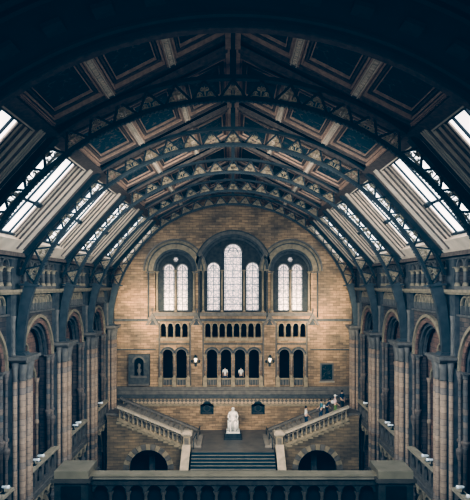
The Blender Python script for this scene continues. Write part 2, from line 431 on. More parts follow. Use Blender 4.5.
    # clustered piers
    def pier(yc, lab):
        t = thing('clustered_pier', lab, 'pier', f(yc, FL, 0), 'clustered piers of the %s wall' % sd)
        g = MB(f); g.box(yc-.85, yc+.85, FL, -4.0, -.36, 0); g.box(yc-.62, yc+.62, FL, -4.0, -.52, -.36); g.build('core', M['stoned'], t)  # core colour darkened to stand in for shade between the shafts
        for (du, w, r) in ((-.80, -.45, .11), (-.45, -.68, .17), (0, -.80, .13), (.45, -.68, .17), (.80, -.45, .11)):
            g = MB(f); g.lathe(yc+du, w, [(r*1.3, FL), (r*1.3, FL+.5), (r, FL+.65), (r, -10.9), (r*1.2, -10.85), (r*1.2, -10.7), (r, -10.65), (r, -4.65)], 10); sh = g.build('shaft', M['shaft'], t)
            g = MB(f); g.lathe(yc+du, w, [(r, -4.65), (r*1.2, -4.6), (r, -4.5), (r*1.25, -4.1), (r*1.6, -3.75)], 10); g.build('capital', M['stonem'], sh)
        for du in (-1.12, 1.12):
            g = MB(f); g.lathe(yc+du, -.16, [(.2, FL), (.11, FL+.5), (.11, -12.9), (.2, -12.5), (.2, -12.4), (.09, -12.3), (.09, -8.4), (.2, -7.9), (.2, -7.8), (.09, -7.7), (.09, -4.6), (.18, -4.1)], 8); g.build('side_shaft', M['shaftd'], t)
        g = MB(f); g.prism([(yc-.8, -3.75), (yc+.8, -3.75), (yc+.95, -3.6), (yc-.95, -3.6)], -1.02, 0); g.box(yc-.98, yc+.98, -3.6, -3.45, -1.1, 0); g.build('corbel_slab', M['stonem'], t)
        g = MB(f); g.box(yc-.7, yc+.7, -3.45, -.46, -.22, 0)
        g.box(yc-.55, yc+.55, -.2, 1.3, -.2, 0); g.build('upper_pilaster', M['stoned'], t)
        for du in (-.5, .5):
            g = MB(f); g.lathe(yc+du, -.25, [(.14, -3.45), (.1, -3.3), (.1, -1.8), (.16, -1.5)], 8); g.build('upper_shaft', M['stonem'], t)
        freeze(t); return t
    proto = None
    for k in range(1, 6):
        lab = 'clustered shaft pier carrying an iron roof rib, %s wall, %s' % (sd, fromwall(6-k))
        if proto is None: proto = pier(RIB[k], lab); y0 = RIB[k]
        else: dup(proto, (proto['_o'][0], proto['_o'][1]+RIB[k]-y0, proto['_o'][2]), lab)
    # first-floor parapets between the piers
    pp = None
    for k in range(1, 5):
        c = (RIB[k]+RIB[k+1])/2
        lab = 'pierced stone gallery parapet, %s side, %s bay from the end wall' % (sd, NUM[6-k])
        if pp is None:
            t = thing('gallery_parapet', lab, 'parapet', f(c, -11.2, 0), 'first gallery parapets of the %s side' % sd)
            g = MB(f); hs = []
            for j in range(4): hs.append(archloop(c+(j-1.5)*1.05, .36, -10.75, -10.25, 8))
            g.plate([(c-2.3, -11.0), (c+2.3, -11.0), (c+2.3, -9.75), (c-2.3, -9.75)], hs, -.38, -.2); g.build('pierced_panel', M['stonem'], t)
            for j in range(5):
                g = MB(f); g.arc(c+(j-2)*1.05, -11.75, .38, .5, -.5, -.3, 0, PI, 10); g.build('arch_corbel', M['stone'], t)
            g = MB(f); g.box(c-2.3, c+2.3, -9.75, -9.6, -.52, -.1); g.build('coping', M['copingn'], t)
            g = MB(f); g.box(c-2.3, c+2.3, -11.25, -11.0, -.5, 0); g.build('base_course', M['stonem'], t)
            freeze(t); pp = t; c0 = c
        else: dup(pp, (pp['_o'][0], pp['_o'][1]+c-c0, pp['_o'][2]), lab)
    # ground-floor arch rings
    pp = None
    for k in range(1, 5):
        c = (RIB[k]+RIB[k+1])/2
        lab = 'low voussoir arch beneath the gallery, %s side, %s bay from the end wall' % (sd, NUM[6-k])
        if pp is None:
            t = thing('ground_arch', lab, 'arch', f(c, -13.9, 0), 'low arches of the %s side' % sd)
            g = MB(f); g.arc(c, -13.9, 1.92, 2.25, -.08, 0, n=20); g.build('voussoir_ring', M['stone'], t); freeze(t); pp = t; c0 = c
        else: dup(pp, (pp['_o'][0], pp['_o'][1]+c-c0, pp['_o'][2]), lab)
    # small white spot lamps on the parapets
    pp = None
    spots = [(2, -1.2), (2, -.5), (3, -.6), (3, .1), (4, -.4), (1, .4), (1, 1.5)]
    for k, du in spots:
        c = (RIB[k]+RIB[k+1])/2+du
        lab = '%s white spotlight clamped on %s parapet, %s bay from the end wall' % ({-1.2: 'nearer', -.6: 'nearer', .4: 'nearer'}.get(du, 'farther') if k != 4 else 'single', sd, NUM[6-k])
        if pp is None:
            t = thing('spotlight', lab, 'lamp', f(c, -9.6, -.3), 'spotlights on the %s parapets' % sd)
            g = MB(f); g.box(c-.1, c+.1, -9.6, -9.57, -.42, -.22); g.lathe(c, -.32, [(.03, -9.57), (.03, -9.38)], 6); g.build('clamp', M['black'], t)
            g = MB(lambda x, y, z: (x, y, z)); p = Vector(f(c, -9.3, -.42)); d = Vector((-sx*.8, -.3, .1)).normalized()
            g.tube([tuple(p-d*.2), tuple(p-d*.16), tuple(p+d*.12), tuple(p+d*.2)], [.04, .06, .07, .09], 8); g.build('lamp_head', M['spotw'], t)
            freeze(t); pp = t; c0 = c
        else: dup(pp, (pp['_o'][0], pp['_o'][1]+c-c0, pp['_o'][2]), lab)

# ------------------------------------------------------------------ roof
YR0 = 13.0
for sx in (-1, 1):
    sd = sidename(sx)
    g = MB(RF(sx)); g.box(YR0, YW, -.05, 7.55, .22, .4)
    struct(g, 'ceiling_slope_'+sd, M['roof'])
    g = MB(RF(sx))
    for r in RIB+[YW+.3]:
        for du in (-.95, -.62, .62, .95):
            if YR0 < r+du < YW: g.box(r+du-.07, r+du+.07, .1, 7.45, .02, .22)
    struct(g, 'trim_slope_'+sd, M['brown'])
    # glazed slope surround
    g = MB(SK(sx)); hs = []
    for k in range(5): hs.append([(RIB[k]+.5, .35), (RIB[k+1]-1.35, .35), (RIB[k+1]-1.35, 4.75), (RIB[k]+.5, 4.75)])
    hs.append([(RIB[5]+.5, .35), (YW-.6, .35), (YW-.6, 4.75), (RIB[5]+.5, 4.75)])
    g.plate([(YR0, -.1), (YW, -.1), (YW, 5.5), (YR0, 5.5)], hs, .0, .5)
    struct(g, 'ceiling_glazed_'+sd, M['cream'])
    g = MB(lambda u, v, w: (sx*u, w, v)); g.prism([(10.2, 1.55), (10.9, 1.55), (10.9, 1.35), (10.2, 1.35)], YR0, YW); g.prism([(6.4, 5.55), (7.0, 5.35), (7.2, 5.75), (6.6, 5.95)], YR0, YW)
    struct(g, 'trim_purlin_'+sd, M['brown'])
# beaded purlin bars
def bars():
    for sx in (-1, 1):
        sd = sidename(sx); f = RF(sx)
        for vi, v in enumerate((2.45, 4.9, 7.3)):
            proto = None
            for k in range(6):
                a = RIB[k]+.75; b2 = (RIB[k+1] if k < 5 else YW+.4)-.75
                if k == 5: proto = None
                lab = '%s beaded gilt ceiling bar, %s slope, %s bay from the end wall' % (('upper', 'middle', 'lowest')[vi], sd, NUM[6-k])
                if proto is None:
                    t = thing('ceiling_bar', lab, 'ceiling bar', f((a+b2)/2, v, .1), 'beaded bars across the %s ceiling slope' % sd)
                    g = MB(f); g.box(a, b2, v-.19, v+.19, .0, .22); g.build('bar', M['tan'], t)
                    g = MB(f); g.box(a, b2, v-.13, v-.09, -.06, .0); g.box(a, b2, v+.09, v+.13, -.06, .0)
                    u = a+.1
                    while u < b2-.1:
                        g.box(u, u+.12, v-.07, v+.07, -.05, .0); u += .24
                    g.build('beading', M['cream'] if vi < 2 else M['tan'], t); freeze(t); proto = t; y0 = a
                else: dup(proto, (proto['_o'][0], proto['_o'][1]+a-y0, proto['_o'][2]), lab)
        for vi, (v0, v1) in enumerate(((.32, 2.24), (2.66, 4.69), (5.11, 7.08))):
            proto = None
            for k in range(6):
                a = RIB[k]+1.0; b2 = (RIB[k+1] if k < 5 else YW+.6)-1.0
                if k == 5: proto = None
                lab = '%s painted ceiling panel, %s slope, %s bay from the end wall' % (('topmost', 'middle', 'lowest')[vi], sd, NUM[6-k])
                if proto is None:
                    t = thing('painted_coffer', lab, 'ceiling panel', f((a+b2)/2, (v0+v1)/2, .2), 'painted panels of the %s ceiling slope' % sd)
                    def ring(g, d, wd, w0, w1):
                        e = d*2.2; we = wd*1.8
                        g.box(a+e, b2-e, v0+d, v0+d+wd, w0, w1); g.box(a+e, b2-e, v1-d-wd, v1-d, w0, w1)
                        g.box(a+e, a+e+we, v0+d+wd, v1-d-wd, w0, w1); g.box(b2-e-we, b2-e, v0+d+wd, v1-d-wd, w0, w1)
                    g = MB(f); ring(g, 0, .08, .03, .22); g.build('outer_frame', M['tan'], t)
                    g = MB(f); ring(g, .24, .05, .10, .22); g.build('inner_bead', M['tan'], t)
                    g = MB(f); ring(g, .11, .09, .1, .22); g.build('inner_frame', M['brown'], t)
                    g = MB(f); g.box(a+.64, b2-.64, v0+.29, v1-.29, .17, .21); g.build('painted_field', M['field'], t)
                    freeze(t); proto = t; y0 = a
                else: dup(proto, (proto['_o'][0], proto['_o'][1]+a-y0, proto['_o'][2]), lab)
bars()
g = MB(); g.box(-.28, .28, YR0, YW, 8.72, 9.1); struct(g, 'trim_ridge', M['tan'])

# skylights
for sx in (-1, 1):
    sd = sidename(sx); f = SK(sx); proto = None
    for k in range(6):
        a = RIB[k]+.5; b2 = RIB[k+1]-1.35 if k < 5 else YW-.6
        if k == 5: proto = None
        lab = 'sloping %s roof skylight with bright panes, %s' % (sd, fromwall(6-k))
        if proto is not None:
            dup(proto, (proto['_o'][0], proto['_o'][1]+a-y0, proto['_o'][2]), lab); continue
        t = thing('skylight', lab, 'skylight', f((a+b2)/2, 2.5, .4), 'skylights of the %s roof slope' % sd)
        g = MB(f); np_ = 5 if k < 5 else 2
        for i in range(np_):
            for j, (v0, v1) in enumerate(((.35, 2.9), (2.9, 4.75))):
                u0 = a+(b2-a)*i/np_; u1 = a+(b2-a)*(i+1)/np_
                g = MB(f); g.box(u0+.03, u1-.03, v0, v1, .42, .45); g.build('pane', M['glass'], t)
        g = MB(f)
        for i in range(1, np_):
            u = a+(b2-a)*i/np_; g.box(u-.035, u+.035, .35, 4.75, .34, .47)
        g.box(a, b2, 2.86, 2.96, .30, .47); g.box(a, b2, .35, .45, .3, .47); g.box(a, b2, 4.65, 4.75, .3, .47)
        g.build('glazing_bar', M['lead'], t)
        if k < 5:
            g = MB(f); um = b2-1.1; g.box(um-.25, um+.25, 2.75, 2.95, .1, .3); g.build('vent_opener', M['steel'], t)
        if k < 5:
            for e0, e1, w_ in ((.0, .22, .10), (.22, .42, .22), (.42, .58, .32)):
                g = MB(f); g.box(b2-e1, b2-e0, .35, 4.75, w_, .41); g.build('stepped_reveal', M['cream'], t)
                g = MB(f); g.box(b2-e1-.02, b2-e1+.025, .36, 4.74, w_-.03, w_+.02); g.build('dark_batten', M['brown'], t)
                g = MB(f); g.box(b2-(e0+e1)/2-.015, b2-(e0+e1)/2+.015, .36, 4.74, w_-.02, w_); g.build('dark_batten', M['brown'], t)
        # surround mouldings down each side
        for du in (.0, .19, .37, .58, .72, .86):
            if k == 5 and du > .3: continue
            g = MB(f); g.box(b2+.02+du, b2+.06+du+.02, .05, 5.2, -.07, 0); g.build('dark_batten', M['brown'], t)
        for du in (.1, .27, .47):
            if k == 5 and du > .3: continue
            g = MB(f); g.box(b2+du, b2+du+.09, .05, 5.2, -.1, 0); g.build('cream_board', M['cream'], t)
        freeze(t); proto = t; y0 = a

# iron trusses
CZ, RI, RO = -3.43, 10.29, 11.15
def truss(Y, lab):
    t = thing('roof_truss', lab, 'roof truss', (0, Y, -3.45), 'iron roof trusses over the hall')
    f = B(Y)
    a0 = math.asin(3.43/RI)
    g = MB(f); g.arc(0, CZ, RO-.07, RO+.07, -.15, .15, a0+.02, PI-a0-.02, 64); g.build('outer_chord', M['steel'], t)
    g = MB(f); g.arc(0, CZ, RI, RI+.13, -.15, .15, a0, PI-a0, 64); g.build('inner_chord', M['steel'], t)
    g = MB(f); g.arc(0, CZ, RI-.012, RI+.005, -.1, .1, a0, PI-a0, 64)
    n = 150
    for i in range(n):
        a = a0+(PI-2*a0)*(i+.5)/n; c, d = math.cos(a), math.sin(a)
        tu, tv = -d*.028, c*.028
        g.prism([(RI*c-tu, CZ+RI*d-tv), (RI*c+tu, CZ+RI*d+tv), ((RI-.05)*c+tu, CZ+(RI-.05)*d+tv), ((RI-.05)*c-tu, CZ+(RI-.05)*d-tv)], -.1, .1)
    g.build('bead_moulding', M['steel2'], t)
    NC = 25; am = (PI-2*a0)/NC
    P = lambda r, a: (r*math.cos(a), CZ+r*math.sin(a))
    for i in range(NC):
        A = a0+am*i; c0 = P(RI+.1, A); top = P(RO-.05, A+am/2); c1 = P(RI+.1, A+am)
        g = MB(f); g.bar(c0, top, .075, -.05, .05); g.build('diagonal_strut', M['steel'], t)
        g = MB(f); g.bar(top, c1, .075, -.05, .05); g.build('diagonal_strut', M['steel'], t)
    # leaf scrolls
    proto = None
    for i in range(NC):
        A = a0+am*(i+.5)
        er = (math.cos(A), math.sin(A)); et = (-math.sin(A), math.cos(A)); base = P(RI+.16, A)
        def T(a_, b_, w_): return (base[0]+et[0]*a_+er[0]*b_, Y+w_, base[1]+et[1]*a_+er[1]*b_)
        g = MB(T)
        g.prism([(-.015, 0), (.015, 0), (.03, .3), (0, .5), (-.03, .3)], -.02, .02)
        for q in (-1, 1):
            for (ca, cb, rr) in ((.2*q, .13, .105), (.095*q, .34, .065)):
                g.arc(ca, cb, rr-.024, rr, -.025, .025, 0, 2*PI, 10)
            g.prism([(0, .05), (.3*q, .02), (.36*q, .07), (.14*q, .10)], -.02, .02)
            g.prism([(0, .26), (.12*q, .26), (.17*q, .30), (.02*q, .36)], -.02, .02)
            g.prism([(.2*q-.04, .10), (.2*q+.04, .10), (.2*q+.04, .18), (.2*q-.04, .18)], -.03, .03)
        g.build('leaf_scroll', M['gold'], t)
    for q in (-1, 1):
        g = MB(f); pts_i = []; pts_o = []
        for i in range(9):
            a = -.0+a0*i/8
            pts_i.append((q*RI*math.cos(a), CZ+RI*math.sin(a))); ro = RI+.36+.2*(i/8)
            pts_o.append((q*ro*math.cos(a), CZ+ro*math.sin(a)))
        for i in range(8):
            g.prism([pts_i[i], pts_o[i], pts_o[i+1], pts_i[i+1]], -.13, .13)
        lg = g.build('leg', M['steel2'], t)
        g = MB(f); g.prism([(q*9.5, -.1), (q*10.45, -.02), (q*10.45, .08), (q*9.5, .0)], -.26, .26); g.build('collar', M['steel2'], lg)
        g = MB(f); g.prism([(q*10.1, -3.45), (q*10.95, -3.45), (q*10.85, -3.3), (q*10.2, -3.3)], -.32, .32); g.build('foot_shoe', M['steel2'], lg)
        # straight principal rafters under the roof skin
        g = MB(f); g.prism([(0, 8.82), (q*6.6, 5.48), (q*6.75, 5.62), (0, 9.02)], -.14, .14); g.build('upper_rafter', M['brown'], t)
        g = MB(f); g.prism([(q*6.55, 5.4), (q*10.12, 1.4), (q*10.35, 1.55), (q*6.78, 5.6)], -.22, .22); g.build('lower_rafter', M['steel'], t)
    g = MB(f); g.box(-.11, .11, RO+CZ+.05, 8.75, -.12, .12); g.build('king_post', M['steel'], t)
    freeze(t); return t
tr = truss(RIB[1], 'arched iron roof truss '+'nearest the camera, fifth from the end wall')
for k in range(2, 6):
    dup(tr, (0, RIB[k], -3.45), 'arched iron roof truss with gilt leaf scrolls, ' + fromwall(6-k))
for k, o in enumerate([tr]): o['label'] = 'arched iron roof truss with gilt leaf scrolls, nearest the viewer'
# king posts joined lengthwise by a ridge tie
g = MB(); g.box(-.07, .07, RIB[0], YW, 8.45, 8.6); tie = g.build('ridge_tie', M['steel']); tag(tie, 'long dark iron tie running beneath the roof ridge', 'tie beam')

# ------------------------------------------------------------------ near masonry arch (soffit overhead)
f = B(0)
g = MB(f)
g.arc(0, -3.6, 9.86, 12.4, 7.5, 13.3, 0, PI, 72)
for q in (-1, 1):
    g.prism([(q*9.86, FL), (q*10.9, FL), (q*10.9, -3.6), (q*9.86, -3.6)], 7.5, 13.3)
struct(g, 'wall_near_arch', M['roof'])
g = MB(f)
for (y0, y1, d) in ((13.0, 13.4, .10), (12.55, 12.7, .07), (10.55, 10.7, .07), (10.1, 10.3, .12), (8.0, 8.2, .1)):
    g.arc(0, -3.6, 9.86-d, 9.88, y0, y1, 0, PI, 72)
struct(g, 'trim_near_arch', M['steel2'])
g = MB(f); g.arc(0, -3.6, 9.72, 9.88, 13.1, 13.36, 0, PI, 72); struct(g, 'trim_near_edge', M['brown'])
proto = []
for i in range(-9, 10):
    a = PI/2+(i+.5)*math.radians(6.5)
    rr = 9.84
    def T(a_, b_, w_): 
        er = (math.cos(a), math.sin(a)); et = (-math.sin(a), math.cos(a))
        return (er[0]*(rr-b_)+et[0]*a_, w_, -3.6+er[1]*(rr-b_)+et[1]*a_)
    g = MB(T); g.box(-.22, .22, -.02, .08, 11.4, 11.85)
    o = g.build('soffit_boss', M['stoned'], None, T(0, 0, 11.6))
    tag(o, 'faint square stone boss on the dark near arch, %s from its %s end' % (NUM[10-abs(i) if i < 0 else 10-i], 'right' if i < 0 else 'left'), 'boss', 'square bosses under the near arch')

# ------------------------------------------------------------------ far wall
f = B(YW)
holes = [archloop(0, 3.05, fz(312), 1.45, 28)]
for q in (-1, 1): holes.append(archloop(q*5.3, 1.85, fz(312), 1.3, 22))
sm_c = [207.8+7.2*i for i in range(8)]; sm_l = [163.2+7.2*i for i in range(4)]; sm_r = [281.4+7.2*i for i in range(4)]
for p in sm_c+sm_l+sm_r: holes.append(archloop(fx(p), .23, fz(337), fz(326), 8))
lo_c = [212, 226, 240, 254]; lo_l = [167.7, 181.3]; lo_r = [284.5, 298.5]
for p in lo_c+lo_l+lo_r: holes.append(archloop(fx(p), .46, fz(385), fz(354.5), 12))
g = MB(f); g.plate([(-10.9, -13.3), (10.9, -13.3), (10.9, 1.55), (6.75, 5.7), (0, 9.05), (-6.75, 5.7), (-10.9, 1.55)], holes, 0, .5)
struct(g, 'wall_back', M['brick'])
g = MB(f); g.box(-15.8, -10.9, FL, 2, 0, .5); g.box(10.9, 15.8, FL, 2, 0, .5); g.box(-15.8, 15.8, FL, -13.35, 0, .5); struct(g, 'wall_back_aisle', M['shadem'])
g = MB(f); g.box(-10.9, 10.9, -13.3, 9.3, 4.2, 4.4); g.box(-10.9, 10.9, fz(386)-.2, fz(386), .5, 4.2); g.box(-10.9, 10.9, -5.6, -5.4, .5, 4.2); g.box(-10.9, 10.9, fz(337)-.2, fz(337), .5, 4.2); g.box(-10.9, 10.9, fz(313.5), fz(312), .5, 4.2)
struct(g, 'wall_back_passage', M['shadem'])
# window screens
def window(n, cx, hw, spring, lancets, oculus):
    t = thing('window_%d' % n, None, None, f(cx, fz(312), .45), None, 'structure')
    g = MB(f); hs = [archloop(cx+c, h, fz(310.5), s_, 12) for c, h, s_ in lancets]
    if oculus: hs.append(circ(cx, oculus[0], oculus[1]))
    g.plate(archloop(cx, hw+.02, fz(312), spring, 28), hs, .42, .62); g.build('tracery', M['tracery'], t)
    for c, h, s_ in lancets:
        g = MB(f); g.prism(archloop(cx+c, h, fz(310.5), s_, 12), .55, .58); p = g.build('pane', M['stained'], t)
        g = MB(f)
        z = fz(310.5)+.55; top = s_+h*.4; i = 0
        while z < top:
            g.box(cx+c-h, cx+c+h, z-.022, z+.022, .5, .55); z += .62
        g.box(cx+c-.02, cx+c+.02, fz(310.5), s_+h*.9, .5, .55)
        g.arc(cx+c, s_, h*.55, h*.62, .5, .55, 0, PI, 12)
        for q in (-1, 1): g.box(cx+c+q*h*.86-.015, cx+c+q*h*.86+.015, fz(310.5), s_, .5, .55)
        g.build('leading', M['lead'], p)
        g = MB(f); g.arc(cx+c, s_, h, h+.1, .3, .5, n=14); g.build('hood', M['stonem'], t)
    if oculus:
        g = MB(f); g.prism(circ(cx, oculus[0], oculus[1]), .55, .58); g.build('oculus_pane', M['stonem'], t)
        g = MB(f)
        for i_ in range(6): g.prism(circ(cx+.14*math.cos(i_*PI/3), oculus[0]+.14*math.sin(i_*PI/3), .06, 8), .52, .55)
        g.prism(circ(cx, oculus[0], .06, 8), .52, .55); g.build('oculus_rosette_pattern', M['stained'], t)
    return t
window(1, -5.3, 1.85, 1.3, [(-.62, .48, 1.42), (.62, .48, 1.42)], (2.36, .27))
window(2, 0, 3.05, 1.45, [(-1.8, .56, 1.5), (0, .80, 2.98), (1.8, .56, 1.5)], None)
window(3, 5.3, 1.85, 1.3, [(-.62, .48, 1.42), (.62, .48, 1.42)], (2.36, .27))
# arch mouldings of the three windows
for cx, R, spring, nm in ((-5.3, 1.85, 1.3, 'left'), (0, 3.05, 1.45, 'central'), (5.3, 1.85, 1.3, 'right')):
    t = thing('window_arch', '%s arch with ringed mouldings around the %s stained window of end wall' % ('dark tall' if cx == 0 else 'buff toothed', nm), 'arch', f(cx, spring, 0))
    cen = cx == 0
    g = MB(f); g.arc(cx, spring, R-.05, R+.16, -.1, .06, n=32); g.build('inner_roll', M['stoned'], t)
    g = MB(f); g.arc(cx, spring, R-.28, R-.08, .12, .3, n=32); g.build('deep_roll', M['stoned'], t)
    g = MB(f); g.arc(cx, spring, R+.16, R+.22, -.16, 0, n=32); g.arc(cx, spring, R+.22, R+(.45 if cen else .62), -.05, 0, n=32); g.build('voussoir_ring', M['stonem'] if cen else M['stone'], t)
    if not cen:
        g = MB(f); g.arc(cx, spring, R+.62, R+.70, -.16, 0, n=32); g.build('middle_roll', M['stoned'], t)
        g = MB(f); g.arc(cx, spring, R+.71, R+.93, -.03, 0, n=36)
        for i in range(36):
            a = PI*(i+.5)/36; c_, s_ = math.cos(a), math.sin(a); tu, tv = -s_*.05, c_*.05
            g.prism([(cx+(R+.72)*c_-tu, spring+(R+.72)*s_-tv), (cx+(R+.72)*c_+tu, spring+(R+.72)*s_+tv), (cx+(R+.92)*c_+tu, spring+(R+.92)*s_+tv), (cx+(R+.92)*c_-tu, spring+(R+.92)*s_-tv)], -.1, 0)
        g.build('dentil_ring_teeth', M['stone'], t)
        g = MB(f); g.arc(cx, spring, R+.94, R+1.08, -.2, 0, n=32); g.build('outer_hood', M['stonem'], t)
    else:
        g = MB(f); g.arc(cx, spring, R+.45, R+.55, -.2, 0, a0=.35, a1=PI-.35, n=32); g.build('outer_hood', M['stoned'], t)
# shafts beside and between the windows
zb = fz(312)
wsh = [(-7.0, 1.25, 'outermost left shaft framing the left stained window'), (-5.3, 1.4, 'central shaft between the twin panes of left stained window'), (-3.6, 1.25, 'shaft framing the left stained window beside the brick pilaster'),
       (-2.75, 1.4, 'shaft at the left jamb of the tall triple window'), (-1.02, 1.4, 'shaft left of the tallest stained pane'), (1.02, 1.4, 'shaft right of the tallest stained pane'), (2.75, 1.4, 'shaft at the right jamb of the tall triple window'),
       (3.6, 1.25, 'shaft framing the right stained window beside the brick pilaster'), (5.3, 1.4, 'central shaft between the twin panes of right stained window'), (7.0, 1.25, 'outermost right shaft framing the right stained window')]
for x, zt, lab in wsh:
    colonnette(f, x, .18 if abs(x) != 5.3 else .3, zb, zt, .11, 'window_shaft', lab, 'column', 'window shafts of the end wall', M['stone'], M['stone'], 8)
for x, lab in ((-7.75, 'tall thin shaft beside buff wall left of left window'), (-3.12, 'thin front shaft between left and central windows'), (3.12, 'thin front shaft between central and right windows'), (7.75, 'tall thin shaft beside buff wall right of right window')):
    colonnette(f, x, -.1, fz(318), 1.3, .07, 'wall_shaft', lab, 'column', 'thin front shafts of the end wall', M['stoned'], M['stonem'], 8)
# string courses and ledges
g = MB(f)
g.box(-10.9, 10.9, fz(321), fz(319), -.22, 0); struct(g, 'trim_1', M['stoned'])
g = MB(f); g.box(-8.0, 8.0, fz(273), fz(271.8), -.12, 0) if False else g.box(-8.0, -7.2, fz(273), fz(271.8), -.12, 0); g.box(-3.6, -3.05, fz(273), fz(271.8), -.12, 0); g.box(3.05, 3.6, fz(273), fz(271.8), -.12, 0); g.box(7.2, 8.0, fz(273), fz(271.8), -.12, 0); struct(g, 'trim_2', M['stonem'])
g = MB(f); g.box(-7.0, -4.0, fz(340.5), fz(338), -.18, 0); g.box(-2.6, 2.6, fz(340.5), fz(338), -.18, 0); g.box(4.1, 7.0, fz(340.5), fz(338), -.18, 0); struct(g, 'trim_3', M['stone'])
g = MB(f); g.box(-10.9, -7.1, fz(350), fz(349), -.1, 0); g.box(7.1, 10.9, fz(350), fz(349), -.1, 0); g.box(-3.95, -2.75, fz(350), fz(349), -.1, 0); g.box(2.75, 3.95, fz(350), fz(349), -.1, 0); struct(g, 'trim_4', M['stoned'])
g = MB(f); g.box(-10.9, 10.9, fz(390), fz(386.5), -.15, 0); g.box(-10.9, 10.9, fz(394), fz(390), -.3, 0); struct(g, 'trim_5', M['stonem'])
g = MB(f); g.box(-10.9, 10.9, fz(397.5), fz(394), -.42, 0); struct(g, 'trim_6', M['stoned'])
g = MB(f); g.box(-10.9, 10.9, fz(403.5), fz(397.5), -.06, 0); struct(g, 'trim_diaper', M['diaper'])
g = MB(f); g.box(-10.9, 10.9, fz(406), fz(403.5), -.12, 0); struct(g, 'trim_7', M['stone'])
g = MB(f); g.box(-10.9, 10.9, fz(316), fz(312), -.1, 0) if False else g.box(-7.3, 7.3, fz(316), fz(312.5), -.14, 0); struct(g, 'trim_8', M['stonem'])
g = MB(f)
for q in (-1, 1):
    x0 = fx(191 if q < 0 else 263.5); x1 = fx(202.5 if q < 0 else 276)
    g.box(x0, x1, fz(386.5), fz(321), -.18, 0)
struct(g, 'trim_pilasters', M['brick'])
for p, lab in ((159.6, 'at the outer edge of the left doorway arcade'), (190.3, 'on the left edge of the left brick pilaster'), (203.2, 'on the right edge of the left brick pilaster'), (263.2, 'on the left edge of the right brick pilaster'), (276.0, 'on the right edge of the right brick pilaster'), (306.6, 'at the outer edge of the right doorway arcade')):
    colonnette(f, fx(p), -.2, fz(386.4), fz(321.2), .075, 'edge_shaft', 'tall thin shaft ' + lab, 'column', 'edge shafts of the end wall', M['stonem'], M['stone'], 8)
g = MB(f)
for a_, b_ in ((160, 190), (203.5, 263), (276.5, 306)):
    g.box(fx(a_), fx(b_), fz(344.5), fz(343.3), -.1, 0)
struct(g, 'trim_9', M['stoned'])
# small arcade colonnettes
def sm_row(cs, nm):
    xs = [fx(cs[0]-3.6)]+[fx(c+3.6) for c in cs]
    for i, x in enumerate(xs):
        colonnette(f, x, -.03, fz(338), fz(325.5), .085, 'arcade_colonnette', '%s colonnette of the %s small arcade under the windows, counted from its left' % (NUM[i+1], nm), 'column', 'small arcade colonnettes of the end wall', M['stone'], M['stone'], 6)
    t = thing('small_arcade', 'row of small round arch heads under the %s window' % nm, 'arcade', f((xs[0]+xs[-1])/2, fz(325), 0))
    for c in cs:
        g = MB(f); g.arc(fx(c), fz(326), .23, .31, -.1, 0, n=10); g.build('arch_head', M['stone'], t)
sm_row(sm_c, 'central'); sm_row(sm_l, 'left'); sm_row(sm_r, 'right')
# large lower arcade
def lo_row(cs, nm):
    d = 6.9
    xs = [cs[0]-d]+[(cs[i]+cs[i+1])/2 for i in range(len(cs)-1)]+[cs[-1]+d]
    for i, x in enumerate(xs):
        X = fx(x)
        t = colonnette(f, X, -.1, fz(377), fz(354.5), .11, 'arcade_column', '%s column of the %s doorway arcade, counted from its left' % (NUM[i+1], nm), 'column', 'doorway arcade columns of the end wall', M['shaft'], M['stone'], 8)
        g = MB(f); g.box(X-.19, X+.19, fz(386.5), fz(377), -.32, 0); g.build('pedestal', M['stone'], t)
    for i, c in enumerate(cs):
        t = thing('doorway_arch', '%s hooded arch of the %s doorway arcade, counted from its left' % (NUM[i+1], nm), 'arch', f(fx(c), fz(354.5), 0), 'doorway arches of the end wall')
        g = MB(f); g.arc(fx(c), fz(354.5), .46, .56, -.12, 0, n=16); g.build('inner_moulding', M['stonem'], t)
        g = MB(f); g.arc(fx(c), fz(354.5), .57, .70, -.2, 0, .18, PI-.18, 16); g.build('hood', M['stoned'], t)
        t = thing('doorway_parapet', 'low stone parapet in the %s opening of the %s doorway arcade' % (NUM[i+1], nm), 'parapet', f(fx(c), fz(386), .1), 'doorway arcade parapets')
        g = MB(f); g.box(fx(c)-.42, fx(c)+.42, fz(386), fz(378.5), .05, .2); g.build('panel', M['stonem'], t)
        g = MB(f); g.box(fx(c)-.45, fx(c)+.45, fz(379.5), fz(378.2), -.02, .28); g.build('coping', M['stone'], t)
        for q in (-.25, 0, .25):
            g = MB(f); g.box(fx(c)+q-.05, fx(c)+q+.05, fz(385.5), fz(380), -.0, .05); g.build('slat_moulding', M['stoned'], t)
lo_row(lo_c, 'central'); lo_row(lo_l, 'left'); lo_row(lo_r, 'right')
# gablets on the string course
for p, lab in ((152.5, 'farthest left end gablet on the window string course'), (196.5, 'gablet over the left brick pilaster'), (269.5, 'gablet over the right brick pilaster'), (312.5, 'farthest right end gablet on the window string course')):
    X = fx(p); t = thing('gablet', 'small stone '+lab, 'gablet', f(X, fz(326), 0), 'gablets of the end wall')
    g = MB(f); g.prism([(X-.62, fz(325)), (X-.38, fz(325)), (X, fz(317.5)), (X+.38, fz(325)), (X+.62, fz(325)), (X, fz(312.5))], -.36, 0); g.build('gable', M['stonem'], t)
    g = MB(f); g.lathe(X, -.2, [(.05, fz(313)), (.05, fz(311)), (.12, fz(310)), (.1, fz(309)), (.02, fz(308))], 8); g.build('finial', M['stonem'], t)
    g = MB(f); g.prism([(X-.3, fz(325)), (X+.3, fz(325)), (X, fz(319.5))], -.2, -.02); g.build('tympanum', M['stoned'], t)
